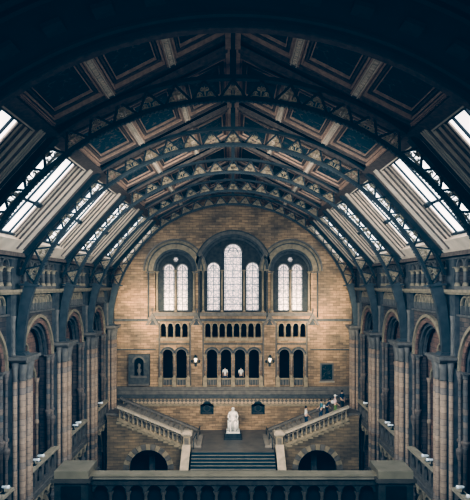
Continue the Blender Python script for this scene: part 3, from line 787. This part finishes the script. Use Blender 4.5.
# lamps on pilasters
for p, nm in ((196, 'left'), (269.5, 'right')):
    X = fx(p); t = thing('wall_lantern', 'glowing wall lantern on the %s brick pilaster of the end wall' % nm, 'lamp', f(X, fz(366), -.2))
    g = MB(f); g.box(X-.1, X+.1, fz(366), fz(359), -.24, -.18); g.build('backplate', M['black'], t)
    g = MB(f); g.tube([(X, fz(365), -.24), (X, fz(366), -.45), (X, fz(362), -.6)], .03); g.build('bracket', M['black'], t)
    g = MB(f); g.lathe(X, -.6, [(.07, fz(361.3)), (.15, fz(358.5)), (.14, fz(357))], 8); g.build('glass_shade', M['lamp'], t)
    g = MB(f); g.lathe(X, -.6, [(.2, fz(357)), (.12, fz(355.6)), (.03, fz(354))], 8); g.build('cap', M['black'], t)
    for q in (-1, 1):
        g = MB(f); g.lathe(X+q*.33, -.5, [(.04, fz(362)), (.1, fz(360.5)), (.03, fz(359))], 8); g.tube([(X, fz(363), -.5), (X+q*.33, fz(362), -.5)], .02); g.build('side_arm', M['bronze'], t)
# niche relief left
x0, x1, z0, z1 = fx(129), fx(150), fz(384), fz(354); cx = (x0+x1)/2
t = thing('niche_monument', 'dark stone niche monument holding a bust on the buff wall', 'monument', f(cx, z0, 0))
g = MB(f); g.plate([(x0, z0), (x1, z0), (x1, z1), (x0, z1)], [archloop(cx, .42, fz(375), fz(362), 12)], -.4, 0); g.build('surround', M['stoned'], t)
g = MB(f); g.arc(cx, fz(362), .44, .6, -.46, -.36, n=14); g.build('arch_moulding', M['stonem'], t); g = MB(f); g.box(cx-.75, cx+.75, fz(377), fz(375), -.5, -.39); g.build('bust_shelf', M['stonem'], t); g = MB(f); g.box(x0, x1, fz(385), fz(383), -.5, 0); g.build('sill_moulding', M['stonem'], t)
g = MB(f); g.box(cx-.5, cx+.5, fz(377), fz(358), -.02, 0); g.build('niche_back', M['shadem'], t)
g = MB(f); g.lathe(cx, -.25, [(.16, fz(375)), (.12, fz(373)), (.23, fz(371)), (.22, fz(369)), (.1, fz(368)), (.15, fz(366)), (.16, fz(364.6)), (.1, fz(363.2)), (.02, fz(362.8))], 12); g.build('bust', M['stonem'], t)
# framed picture right
x0, x1, z0, z1 = fx(320), fx(333.5), fz(381), fz(363)
t = thing('framed_picture', 'dark framed picture hanging on the buff wall above the stairs', 'picture', f((x0+x1)/2, z0, 0))
g = MB(f); g.plate([(x0, z0), (x1, z0), (x1, z1), (x0, z1)], [[(x0+.13, z0+.13), (x1-.13, z0+.13), (x1-.13, z1-.13), (x0+.13, z1-.13)]], -.1, 0); g.build('frame', M['stonem'], t)
g = MB(f); g.box(x0+.1, x1-.1, z0+.1, z1-.1, -.05, -.01); g.build('canvas', M['picture'], t)
g = MB(f); g.box(x0-.08, x1+.08, z0-.12, z0-.02, -.16, 0); g.build('sill_shelf', M['coping'], t)
# plaques
for p, nm in ((207, 'left'), (258, 'right')):
    X = fx(p); t = thing('memorial_plaque', 'dark bronze arched plaque on the wall to the %s of the statue' % nm, 'plaque', f(X, fz(414), 0))
    o = [(X-.6, fz(414)), (X+.6, fz(414)), (X+.6, fz(404.5)), (X+.4, fz(404)), (X+.3, fz(402.2)), (X, fz(401)), (X-.3, fz(402.2)), (X-.4, fz(404)), (X-.6, fz(404.5))]
    g = MB(f); g.prism(o, -.12, 0); g.build('tablet', M['bronze'], t)
    g = MB(f); g.arc(X, fz(408), .26, .31, -.16, -.1, 0, 2*PI, 16); g.box(X-.45, X+.45, fz(413), fz(412.4), -.15, -.1); g.build('relief_ring', M['stoned'], t)

# ------------------------------------------------------------------ landing, stairs
LZ = -13.3
g = MB(); g.box(-10.4, 10.4, 44.96, YW, LZ-.25, LZ); g.box(-3.3, 3.3, 43.8, 44.96, LZ-.25, LZ); struct(g, 'floor_landing', M['floor'])
t = thing('main_stairs', 'broad central stone stairs with dark risers rising to the landing', 'stairs', (0, 38.5, FL))
ns = 18; rh = (LZ-FL)/ns; td = .31
for i in range(ns):
    zt = LZ-rh*i; y1 = 43.8-td*(i-1) if i else 43.8; 
    if i == 0: continue
    g = MB(); g.box(-3.3, 3.3, 43.8-td*i, 43.8-td*(i-1)+.02, FL, zt-.045); g.build('riser', M['riser'], t)
    g = MB(); g.box(-3.3, 3.3, 43.8-td*i-.03, 43.8-td*(i-1), zt-.045, zt); td_ = g.build('tread', M['treadtop'], t)
    g = MB(); g.box(-3.3, 3.3, 43.8-td*i-.04, 43.8-td*i+.07, zt-.03, zt+.006); g.build('nosing', M['tread'], td_)
g = MB(); g.box(-3.3, 3.3, 43.78, 43.82, LZ-rh, LZ-.04); g.build('riser', M['riser'], t)

for q in (-1, 1):
    sd = sidename(q)
    # newel with descending side wall and coping
    X0, X1 = 3.42, 4.05
    t = thing('newel_post', 'square stone newel with moulded cap at the %s head of the stairs' % sd, 'newel post', (q*3.72, 44.1, LZ))
    g = MB(lambda x, y, z: (q*x, y, z)); g.box(3.36, 4.04, 43.75, 44.45, LZ, LZ+.3); g.build('base', M['stone'], t)
    g = MB(lambda x, y, z: (q*x, y, z)); g.box(3.42, 3.98, 43.81, 44.39, LZ+.3, -12.05); g.build('shaft', M['stone'], t)
    for s_ in (-1, 1):
        g = MB(lambda x, y, z: (q*x, y, z)); g.box(3.53+(.0), 3.87, 43.78, 43.81, LZ+.45, -12.2) if s_ < 0 else g.box(3.39, 3.42, 43.93, 44.27, LZ+.45, -12.2); g.build('sunk_panel', M['stonem'], t)
    g = MB(lambda x, y, z: (q*x, y, z)); g.box(3.36, 4.04, 43.75, 44.45, -12.05, -11.95); g.box(3.28, 4.12, 43.67, 44.53, -11.95, -11.78); g.hexa([(3.28, 43.67, -11.78), (4.12, 43.67, -11.78), (4.12, 44.53, -11.78), (3.28, 44.53, -11.78), (3.5, 43.89, -11.66), (3.9, 43.89, -11.66), (3.9, 44.31, -11.66), (3.5, 44.31, -11.66)]); g.build('cap', M['coping'], t)
    t = thing('stair_side_wall', 'low sloping side wall with pale coping, %s side of the central stairs' % sd, 'stair wall', (q*3.7, 41, FL))
    sl = (LZ-FL)/(td*17.0)
    fyz = lambda u, v, w: (q*w, u, v)
    ye = 38.4; zt0 = -12.7; zt1 = zt0-(43.75-ye)*sl
    g = MB(fyz); g.prism([(43.75, FL), (ye, FL), (ye, zt1-.15), (43.75, zt0-.15)], 3.45, 3.95); g.build('wall_body', M['stone'], t)
    g = MB(fyz); g.prism([(43.75, zt0-.15), (ye-.1, zt1-.18), (ye-.1, zt1), (43.75, zt0)], 3.38, 4.04); g.build('coping', M['coping'], t)
    # under-flight wall with arch
    YF = 44.45
    ff = B(YF)
    zin = LZ
    g = MB(lambda u, v, w: (q*u, YF+w, v))
    xa, xb = 3.4, 10.2
    g.plate([(xa, FL), (xb, FL), (xb, -10.6), (9.3, -10.75), (3.9, -13.0), (3.4, -13.1)], [archloop(6.83, 1.55, FL+.02, -14.9, 20)], 0, .5)
    wl = g.build('stair_base_wall', M['brickmid']); tag(wl, 'buff masonry wall pierced by an arch beneath the %s flight' % sd, 'wall', None, None)
    t = thing('undercroft_arch', 'ring of dark and buff voussoirs over the opening under the %s flight' % sd, 'arch', (q*6.83, YF, -14.9))
    for i in range(15):
        a = PI*i/15; b_ = PI*(i+1)/15-.02
        g = MB(lambda u, v, w: (q*u, YF+w, v)); g.arc(6.83, -14.9, 1.57, 2.05, -.07, 0, a, b_, 3); g.build('voussoir', M['stone'] if i % 2 else M['stonem'], t)
    # flight steps
    t = thing('upper_stair_flight', '%s upper flight of steps climbing from the landing to the gallery' % sd, 'stairs', (q*6, 46.3, LZ))
    n = 16; x = 2.6; run = (9.3-2.6)/n; rr = (-10.5-LZ)/n
    for i in range(n):
        g = MB(lambda x_, y_, z_: (q*x_, y_, z_)); g.box(x+run*i, 9.3 if False else x+run*(i+1), 44.96, 48.35, LZ, LZ+rr*(i+1)); g.build('step', M['tread'], t)
    g = MB(lambda x_, y_, z_: (q*x_, y_, z_)); g.box(9.3, 10.4, 44.96, YW, -10.9, -10.5); g.build('quarter_landing', M['stonem'], t)
    # stepped soffit moulding on the front wall
    g = MB(lambda u, v, w: (q*u, YF+w, v))
    for i in range(13):
        u = 3.95+i*.42; v = -13.25+i*.42*.4
        g.box(u, u+.42, v, v+.2, -.12, 0)
    so = g.build('corbel_course', M['stone']); tag(so, 'stepped brick corbel course under the %s balustrade' % sd, 'moulding')
    # near balustrade
    sA = (3.95, -11.95); sB = (9.35, -9.75); k_ = (sB[1]-sA[1])/(sB[0]-sA[0])
    def bal(Y0, Y1, xa, xb, za, name, lab, mt, nb, H=1.05):
        t = thing(name, lab, 'balustrade', (q*(xa+xb)/2, (Y0+Y1)/2, za-H))
        zz = lambda x: za+(x-xa)*k_
        F = lambda u, v, w: (q*u, w, v)
        g = MB(F); g.prism([(xa, zz(xa)-.16), (xb, zz(xb)-.16), (xb, zz(xb)), (xa, zz(xa))], Y0-.1, Y1+.1); g.build('handrail_coping', mt, t)
        g = MB(F); g.prism([(xa, zz(xa)-H-.12), (xb, zz(xb)-H-.12), (xb, zz(xb)-H+.1), (xa, zz(xa)-H+.1)], Y0-.05, Y1+.05); g.build('lower_string', M['stone'], t)
        ym = (Y0+Y1)/2; st = (xb-xa)/nb
        for i in range(nb):
            u = xa+st*(i+.5); b0 = zz(u)-H+.06; b1 = zz(u)-.13
            g = MB(F); g.lathe(u, ym, [(.12, b0), (.12, b0+.1), (.06, b0+.14), (.085, b0+.35), (.055, b0+.6), (.05, b1-.18), (.1, b1-.08), (.11, b1)], 8); g.build('baluster', M['stone'], t)
            if i < nb-1:
                g = MB(F); uc = u+st/2; zc = zz(uc)-.42; g.arc(uc, zc, st/2-.10, st/2-.02, Y0+.02, Y1-.02, .0, PI, 8); g.build('arch_head', M['stonem'], t)
        return t
    bal(44.35, 44.65, 3.98, 9.35, sA[1]+.0, 'stair_balustrade', 'near stone balustrade with pale handrail on the %s flight' % sd, M['coping'], 15)
    bal(48.4, 48.65, 2.9, 9.9, -12.75, 'stair_balustrade', 'rear stone balustrade against the wall on the %s flight' % sd, M['stonem'], 14, .9)
    # iron handrail from rear balustrade forward
    t = thing('iron_handrail', 'slim dark iron handrail at the %s foot of the upper flight' % sd, 'handrail', (q*2.95, 47.5, LZ))
    g = MB(); g.tube([(q*2.9, 48.5, LZ+.85), (q*3.05, 46.2, LZ+.85), (q*3.2, 44.5, LZ+.85)], .04); g.build('rail', M['black'], t)
    for y_, x_ in ((48.3, 2.92), (46.2, 3.05), (44.55, 3.2)):
        g = MB(); g.tube([(q*x_, y_, LZ), (q*x_, y_, LZ+.85)], .035); g.build('post', M['black'], t)
    # back of undercroft
    g = MB(lambda x_, y_, z_: (q*x_, y_, z_)); g.box(3.5, 10.9, 49.0, 49.2, FL, LZ-.3); g.box(3.4, 3.6, 44.95, 49.0, FL, LZ-.26); struct(g, 'wall_undercroft_'+sd, M['riser'])
    g = MB(lambda x_, y_, z_: (q*x_, y_, z_)); g.box(6.6, 7.1, 46.6, 47.2, FL, -14.3); g.hexa([(6.3, 46.3, -14.3), (7.4, 46.3, -14.3), (7.4, 47.5, -14.3), (6.3, 47.5, -14.3), (5.6, 46.3, -13.56), (8.0, 46.3, -13.56), (8.0, 47.5, -13.56), (5.6, 47.5, -13.56)])
    o = g.build('undercroft_pillar', M['stoned']); tag(o, 'shadowy squat pillar inside the opening under the %s flight' % sd, 'pillar')
# wall behind main stairs side (below landing)
g = MB(); g.box(-3.3, 3.3, 43.8, 44.2, FL, LZ-.26); struct(g, 'wall_landing_front', M['riser'])

# ------------------------------------------------------------------ figures
def skin_mesh(name, joints, edges, mat, parent, sub=2, root=0, extra=None):
    me = bpy.data.meshes.new(name+'_src'); me.from_pydata([j[0] for j in joints], edges, [])
    o = bpy.data.objects.new(name+'_src', me); COL.objects.link(o)
    md = o.modifiers.new('s', 'SKIN'); sv = me.skin_vertices[0].data
    for i, j in enumerate(joints):
        r = j[1]; sv[i].radius = (r, r) if not isinstance(r, tuple) else r
        sv[i].use_root = (i == root)
    md.use_smooth_shade = True
    o.modifiers.new('ss', 'SUBSURF').levels = sub
    dg = bpy.context.evaluated_depsgraph_get(); ev = o.evaluated_get(dg)
    m2 = bpy.data.meshes.new_from_object(ev); bpy.data.objects.remove(o); bpy.data.meshes.remove(me)
    if extra:
        bm = bmesh.new(); bm.from_mesh(m2)
        for (pts, r) in extra:
            g = MB(); g.tube(pts, r, 5); vs = [bm.verts.new(p) for p in g.v]
            for q in g.fc:
                try: bm.faces.new([vs[i] for i in q]).smooth = True
                except ValueError: pass
        bm.to_mesh(m2); bm.free()
    m2.materials.clear(); m2.materials.append(mat)
    for p in m2.polygons: p.use_smooth = True
    r_ = bpy.data.objects.new(name, m2); COL.objects.link(r_); r_.parent = parent
    return r_
def person(loc, rz, label, top, bottom, hat=None, h=1.7, stride=.12, armf=.15, bag=None, bend=.0):
    t = thing('person', label, 'person', loc); t.rotation_euler = (0, 0, rz); s = h/1.7
    V = lambda x, y, z: (x*s, y*s, z*s)
    fy = -stride; by = stride
    b_ = lambda z: -bend*max(0, z-.9)      # leaning forward (towards -y)
    J = [(V(0,0,.93), .13), (V(0,b_(1.15),1.15), .115), (V(0,b_(1.38),1.38), .13), (V(0,b_(1.47),1.47), .055), (V(0,b_(1.53)-.01,1.54), .06), (V(0,b_(1.62)-.015,1.62), .088), (V(0,b_(1.68),1.68), .06),
         (V(-.18,b_(1.4),1.40), .05), (V(-.24,b_(1.15)-.02,1.14), .042), (V(-.22,-armf-.1,.95), .032), (V(-.215,-armf-.17,.90), .028),
         (V(.18,b_(1.4),1.40), .05), (V(.25,b_(1.15)+.03,1.14), .042), (V(.24,-.05,.90), .032), (V(.235,-.08,.84), .028),
         (V(-.10,0,.86), .085), (V(-.11,fy*.7-.03,.48), .058), (V(-.11,fy,.09), .04), (V(-.11,fy-.16,.04), .035),
         (V(.10,0,.86), .085), (V(.11,by*.3-.03,.48), .058), (V(.11,by,.09), .04), (V(.11,by-.16,.04), .035)]
    E = [(0,1),(1,2),(2,3),(3,4),(4,5),(5,6),(2,7),(7,8),(8,9),(9,10),(2,11),(11,12),(12,13),(13,14),(0,15),(15,16),(16,17),(17,18),(0,19),(19,20),(20,21),(21,22)]
    J = [(p, r*s) for p, r in J]
    ex = []
    for hb in (J[10][0], J[14][0]):
        for i in range(4):
            x = (i-1.5)*.018*s; L = (.06, .07, .065, .05)[i]*s
            ex.append(([(hb[0]+x, hb[1]-.01, hb[2]-.02), (hb[0]+x, hb[1]-.02, hb[2]-.02-L*.6), (hb[0]+x, hb[1], hb[2]-.02-L)], [.009*s, .008*s, .006*s]))
        ex.append(([(hb[0]-.02*s, hb[1]-.02, hb[2]), (hb[0]-.045*s, hb[1]-.035, hb[2]-.03), (hb[0]-.05*s, hb[1]-.04, hb[2]-.06)], [.011*s, .009*s, .007*s]))
    hx = J[5][0]
    ex.append(([(hx[0], hx[1]-.08*s, hx[2]+.005), (hx[0], hx[1]-.105*s, hx[2]-.02*s)], [.012*s, .016*s]))
    skin_mesh('body', J, E, M['skin'], t, 2, 0, ex)
    J2 = [(V(0,0,.90), .15*s), (V(0,b_(1.15),1.15), .135*s), (V(0,b_(1.38),1.38), .15*s), (V(0,b_(1.45),1.45), .075*s), (V(-.18,b_(1.4),1.40), .068*s), (V(-.24,b_(1.15)-.02,1.16), .055*s), (V(.18,b_(1.4),1.40), .068*s), (V(.25,b_(1.15)+.03,1.16), .055*s)]
    skin_mesh('shirt', J2, [(0,1),(1,2),(2,3),(2,4),(4,5),(2,6),(6,7)], top, t)
    J3 = [(V(0,0,.95), .145*s), (V(-.10,0,.82), .10*s), (V(-.11,fy*.7-.03,.48), .075*s), (V(-.11,fy,.12), .06*s), (V(.10,0,.82), .10*s), (V(.11,by*.3-.03,.48), .075*s), (V(.11,by,.12), .06*s)]
    skin_mesh('trousers', J3, [(0,1),(1,2),(2,3),(0,4),(4,5),(5,6)], bottom, t)
    g = MB(); hh = hx
    prof = [(.02, .105), (.07, .09), (.1, .05), (.105, 0.0), (.095, -.05)]
    g.lathe(0, 0, [(r*s, z*s) for r, z in prof], 12)
    g.v = [(x, z, y) for x, y, z in g.v]; g.v = [(x+hh[0], y+hh[1]+.02*s, z+hh[2]+.02*s) for x, y, z in g.v]
    o = g.build('hat' if hat else 'hair', hat or M['hair']); o.parent = t
    if hat:
        g = MB(); g.box(-.07, .07, hh[1]-.19*s, hh[1]-.06, hh[2]+.03, hh[2]+.045); o = g.build('hat_brim', hat); o.parent = t
    if bag:
        J4 = [(V(0,.2+b_(1.1),1.0), .12*s), (V(0,.22+b_(1.3),1.3), .13*s)]
        skin_mesh('backpack', J4, [(0,1)], bag, t)
    for sx_, y_ in ((-.11, fy), (.11, by)):
        g = MB(); g.tube([V(sx_, y_+.06, .05), V(sx_, y_-.05, .06), V(sx_, y_-.2, .04)], [.05*s, .055*s, .035*s], 8); o = g.build('shoe', M['charcoal']); o.parent = t
    return t
def stepz(X): return LZ+rr*(math.floor((X-2.6)/run)+1)
person((6.02, 45.35, stepz(6.02)), PI*.5, 'dark-haired person in white top and navy trousers, lowest on the right-hand flight', M['white'], M['navy'], h=1.72, bag=None)
person((7.3, 45.45, stepz(7.3)), -PI*.5, 'person in muted teal top with pale backpack midway up the right-hand flight', M['teal'], M['navy'], h=1.72, bag=M['white'])
person((7.85, 46.1, stepz(7.85)), PI*.45, 'person in navy clothes leaning forward behind the handrail', M['navy'], M['navy'], h=1.5, bend=.5)
person((8.45, 45.5, stepz(8.45)), PI*.5, 'person in pink top and white hat near the top of the flight', M['pink'], M['green'], hat=M['white'], h=1.75, bag=M['white'])
person((9.1, 45.9, stepz(9.1)), PI*.2, 'person in dark navy clothes at the head of the flight', M['navy'], M['charcoal'], h=1.68, armf=.3)
person((fx(225), 51.2, fz(386)), 0, 'person in white shirt standing within the second central doorway arch', M['white'], M['navy'], h=1.65)
person((fx(241), 51.25, fz(386)), .3, 'person in white shirt and dark bag in the third central doorway arch', M['white'], M['charcoal'], h=1.62, bag=M['charcoal'])

# seated statue
t = thing('seated_statue', 'white marble statue of a seated bearded man on dark plinth', 'statue', (0, 48.0, LZ))
g = MB(); g.box(-.78, .78, 47.2, 48.8, LZ, LZ+.12); g.box(-.68, .68, 47.3, 48.7, LZ+.12, LZ+.5); g.build('plinth', M['black'], t)
g = MB(); g.box(-.58, .58, 47.4, 48.6, LZ+.5, LZ+.62); g.build('statue_base', M['marble'], t)
cb = LZ+.62
g = MB(); g.box(-.48, .48, 48.0, 48.55, cb, cb+.75); g.box(-.34, .34, 48.42, 48.58, cb+.75, cb+1.35)
for q in (-1, 1): g.box(q*.40-.06, q*.40+.06, 47.75, 48.5, cb+.7, cb+.92)
g.build('chair', M['marble'], t)
def sp(x, y, z): return (x, y-.0, z+cb-LZ)
J = [(sp(0,.15,.8), .24), (sp(0,.2,1.15), .23), (sp(0,.17,1.5), .24), (sp(0,.12,1.68), .1), (sp(0,.08,1.78), .10), (sp(0,.06,1.92), .135), (sp(0,.08,2.02), .09),
     (sp(-.3,.15,1.5), .11), (sp(-.42,.05,1.15), .09), (sp(-.3,-.2,.98), .07), (sp(-.2,-.35,.95), .055),
     (sp(.3,.15,1.5), .11), (sp(.42,.05,1.15), .09), (sp(.3,-.15,.98), .07), (sp(.15,-.25,.97), .055),
     (sp(-.2,-.05,.78), .16), (sp(-.22,-.42,.76), .14), (sp(-.22,-.42,.35), .12), (sp(-.2,-.4,.1), .09), (sp(-.2,-.58,.06), .06),
     (sp(.2,-.05,.78), .16), (sp(.22,-.35,.76), .14), (sp(.22,-.3,.35), .12), (sp(.2,-.28,.1), .09), (sp(.2,-.46,.06), .06), (sp(0,-.06,1.72), .06)]
E = [(0,1),(1,2),(2,3),(3,4),(4,5),(5,6),(2,7),(7,8),(8,9),(9,10),(2,11),(11,12),(12,13),(13,14),(0,15),(15,16),(16,17),(17,18),(18,19),(0,20),(20,21),(21,22),(22,23),(23,24),(4,25)]
ex = []
for hb, q in ((J[10][0], -1), (J[14][0], 1)):
    for i in range(4):
        x = (i-1.5)*.028; ex.append(([(hb[0]+x, hb[1], hb[2]+.02), (hb[0]+x, hb[1]-.09, hb[2]), (hb[0]+x, hb[1]-.12, hb[2]-.05)], [.017, .015, .011]))
    ex.append(([(hb[0]-q*.05, hb[1]+.02, hb[2]), (hb[0]-q*.09, hb[1]-.05, hb[2]-.01)], [.018, .013]))
for i in range(7):       # coat folds hanging over the knees
    x = -.36+.12*i; ex.append(([(x, -.12 if abs(x) > .2 else .0, cb-LZ+.85), (x*1.05, -.4, cb-LZ+.7), (x*1.1, -.38, cb-LZ+.12)], [.05, .06, .05]))
hx = J[5][0]
ex.append(([(0, hx[1]-.12, hx[2]+.02), (0, hx[1]-.17, hx[2]-.03)], [.02, .026]))
for q in (-1, 1): ex.append(([(q*.13, hx[1]+.01, hx[2]+.02), (q*.14, hx[1]+.01, hx[2]-.04)], [.02, .015]))
skin_mesh('figure', J, E, M['marble'], t, 2, 0, ex)

# ------------------------------------------------------------------ near bridge balustrade
BY0, BY1 = 14.75, 15.25
struct(MB().box(-9.7, 9.7, 9.0, 15.5, -6.95, -6.4), 'floor_bridge', M['stoned'])
t = thing('bridge_balustrade', 'dark stone balustrade of small arches across the foot of the view', 'balustrade', (0, 15, -6.4))
g = MB(); g.box(-3.88, 3.9, BY0+.2, BY1+.05, -5.21, -5.155); g.build('coping', M['copingn'], t)
g = MB(); g.box(-3.88, 3.9, BY0+.16, BY0+.3, -5.275, -5.235); g.build('coping_nosing', M['coping'], t)
g = MB(); g.box(-3.88, 3.9, BY0+.24, BY1-.02, -5.46, -5.21); g.build('upper_rail', M['stoned'], t)
g = MB(); g.box(-3.88, 3.9, BY0, BY1+.12, -6.4, -6.15); g.build('base_rail', M['stonem'], t)
g = MB(); g.box(-3.88, 3.9, BY1+.08, BY1+.12, -6.15, -5.4); g.build('back_panel', M['riser'], t)
nb = 16; st = 7.75/nb
for i in range(nb):
    u = -3.85+st*(i+.5); g = MB(B(BY0+.28)); 
    g.plate([(u-st/2, -5.62), (u-st/2, -5.42), (u+st/2, -5.42), (u+st/2, -5.62)]+[(u+.175*math.cos(a), -5.62+.175*math.sin(a)) for a in [PI*j/8 for j in range(9)]], [], 0, .2) if False else None
    g.prism([(u-st/2, -5.66), (u-st/2, -5.42), (u+st/2, -5.42), (u+st/2, -5.66)]+[(u+.19*math.cos(PI*j/8), -5.66+.19*math.sin(PI*j/8)) for j in range(9)], 0, .2)
    g.build('arch_head', M['stoned'], t)
    if i:
        g = MB(lambda a, b, c: (a, c, b)); x = -3.85+st*i
        g.lathe(x, BY0+.38, [(.1, -6.15), (.1, -6.1), (.06, -6.05), (.055, -5.8), (.09, -5.7), (.095, -5.66)], 8); g.build('colonnette', M['stonem'], t)
for q, x0, x1 in ((-1, -4.80, -3.88), (1, 3.9, 4.84)):
    t = thing('balustrade_pier', 'square %s end pier of the near balustrade with broad flat cap' % sidename(q), 'pier', ((x0+x1)/2, 15, -6.4))
    g = MB(); g.box(x0, x1, BY0, BY0+.94, -6.4, -5.22); g.build('body', M['stoned'], t)
    g = MB(); g.box(x0+.2, x1-.2, BY0-.04, BY0, -6.2, -5.4); g.build('sunk_panel', M['black'], t)
    g = MB(); g.box(x0-.07, x1+.07, BY0-.07, BY0+1.0, -5.30, -5.2); g.build('neck_moulding', M['stonem'], t)
    g = MB(); g.box(x0, x1, BY0, BY0+.94, -5.2, -5.0)
    g.build('cap', M['copingn'], t)

# ------------------------------------------------------------------ raise everything so the hall floor is z = 0
for o in list(bpy.data.objects):
    if o.parent is None: o.location.z += ZC
for o in bpy.data.objects:
    if '_o' in o: del o['_o']

# ------------------------------------------------------------------ camera, light, world
cam = bpy.data.cameras.new('camera'); co = bpy.data.objects.new('camera', cam); COL.objects.link(co)
co.location = (0, 0, ZC); co.rotation_euler = (PI/2, 0, 0)
cam.sensor_fit = 'VERTICAL'; cam.sensor_height = 36; cam.lens = 550/500*36; cam.shift_y = (285-250)/500.0; cam.shift_x = (235-233)/500.0
cam.clip_end = 300
SC.camera = co
def light(name, kind, loc, target, energy, color, size=1, size_y=None, angle=None):
    l = bpy.data.lights.new(name, kind); o = bpy.data.objects.new(name, l); COL.objects.link(o)
    o.location = (loc[0], loc[1], loc[2]+ZC); d = Vector((target[0], target[1], target[2]+ZC))-o.location
    o.rotation_euler = d.to_track_quat('-Z', 'Y').to_euler(); l.energy = energy; l.color = color
    if kind == 'AREA':
        l.shape = 'RECTANGLE'; l.size = size; l.size_y = size_y or size
        if angle: l.spread = angle
    if kind == 'SPOT': l.spot_size = angle; l.shadow_soft_size = size; l.spot_blend = 1.0
    return o
light('warm_end_fill', 'AREA', (0, 35, -6.5), (0, 50.5, -9), 430, (1.0, .83, .62), 12, 3, 1.9)  # added area lamp to warm the end wall, not a fitting
for q in (-1, 1):
    light('side_arch_fill', 'AREA', (q*6.5, 40, -2.5), (q*7.6, 50.5, -2.5), 190, (1.0, .83, .60), 3, 3, .9)  # added pair of lamps brightening the wall around the side arches
light('end_fill', 'AREA', (0, 38, -6), (0, 50, -11), 200, (1.0, .78, .56), 10, 3, 2.4)
light('nave_fill', 'AREA', (0, 18, 1.0), (0, 42, -12), 1100, (.84, .88, 1.0), 14, 4, 2.4)
light('ceiling_fill', 'AREA', (0, 3, -4.5), (0, 28, 8.5), 120, (1.0, .84, .70), 8, 2, .95)  # added lamp below the view that lifts the dark ceiling
light('bridge_fill', 'AREA', (0, 6.5, 1.5), (0, 16, -6.5), 260, (1.0, .90, .78), 6, 2, 2.0)  # added lamp out of view to brighten the near balustrade
for q in (-1, 1):
    light('side_wall_fill', 'AREA', (q*5, 24, 3.0), (-q*9.8, 40, -6), 650, (1.0, .84, .66), 3, 5, 2.4)  # added mid-air lamps warming the side walls, separate from the skylight panes
for q in (-1, 1):
    light('upper_wall_fill', 'AREA', (q*3, 19, 1), (-q*10.4, 36, -.5), 330, (.95, .92, .90), 2, 4, 1.8)  # added lamps that brighten the upper side walls
W = bpy.data.worlds.new('World'); SC.world = W; W.use_nodes = True
bg = W.node_tree.nodes['Background']; bg.inputs[0].default_value = (.36, .43, .50, 1); bg.inputs[1].default_value = .33
SC.view_settings.view_transform = 'AgX'; SC.view_settings.look = 'AgX - High Contrast'
SC.view_settings.exposure = 0.5
SC.view_settings.use_curve_mapping = True
cm = SC.view_settings.curve_mapping
def setc(i, pts):
    c = cm.curves[i]
    c.points[0].location = pts[0]; c.points[-1].location = pts[-1]
    for p in pts[1:-1]: c.points.new(*p)
setc(0, [(0, 0.0), (.03, .008), (1, 1)])
setc(1, [(0, .010), (.03, .026), (1, .98)])
setc(2, [(0, .026), (.03, .044), (1, .95)])
cm.update()
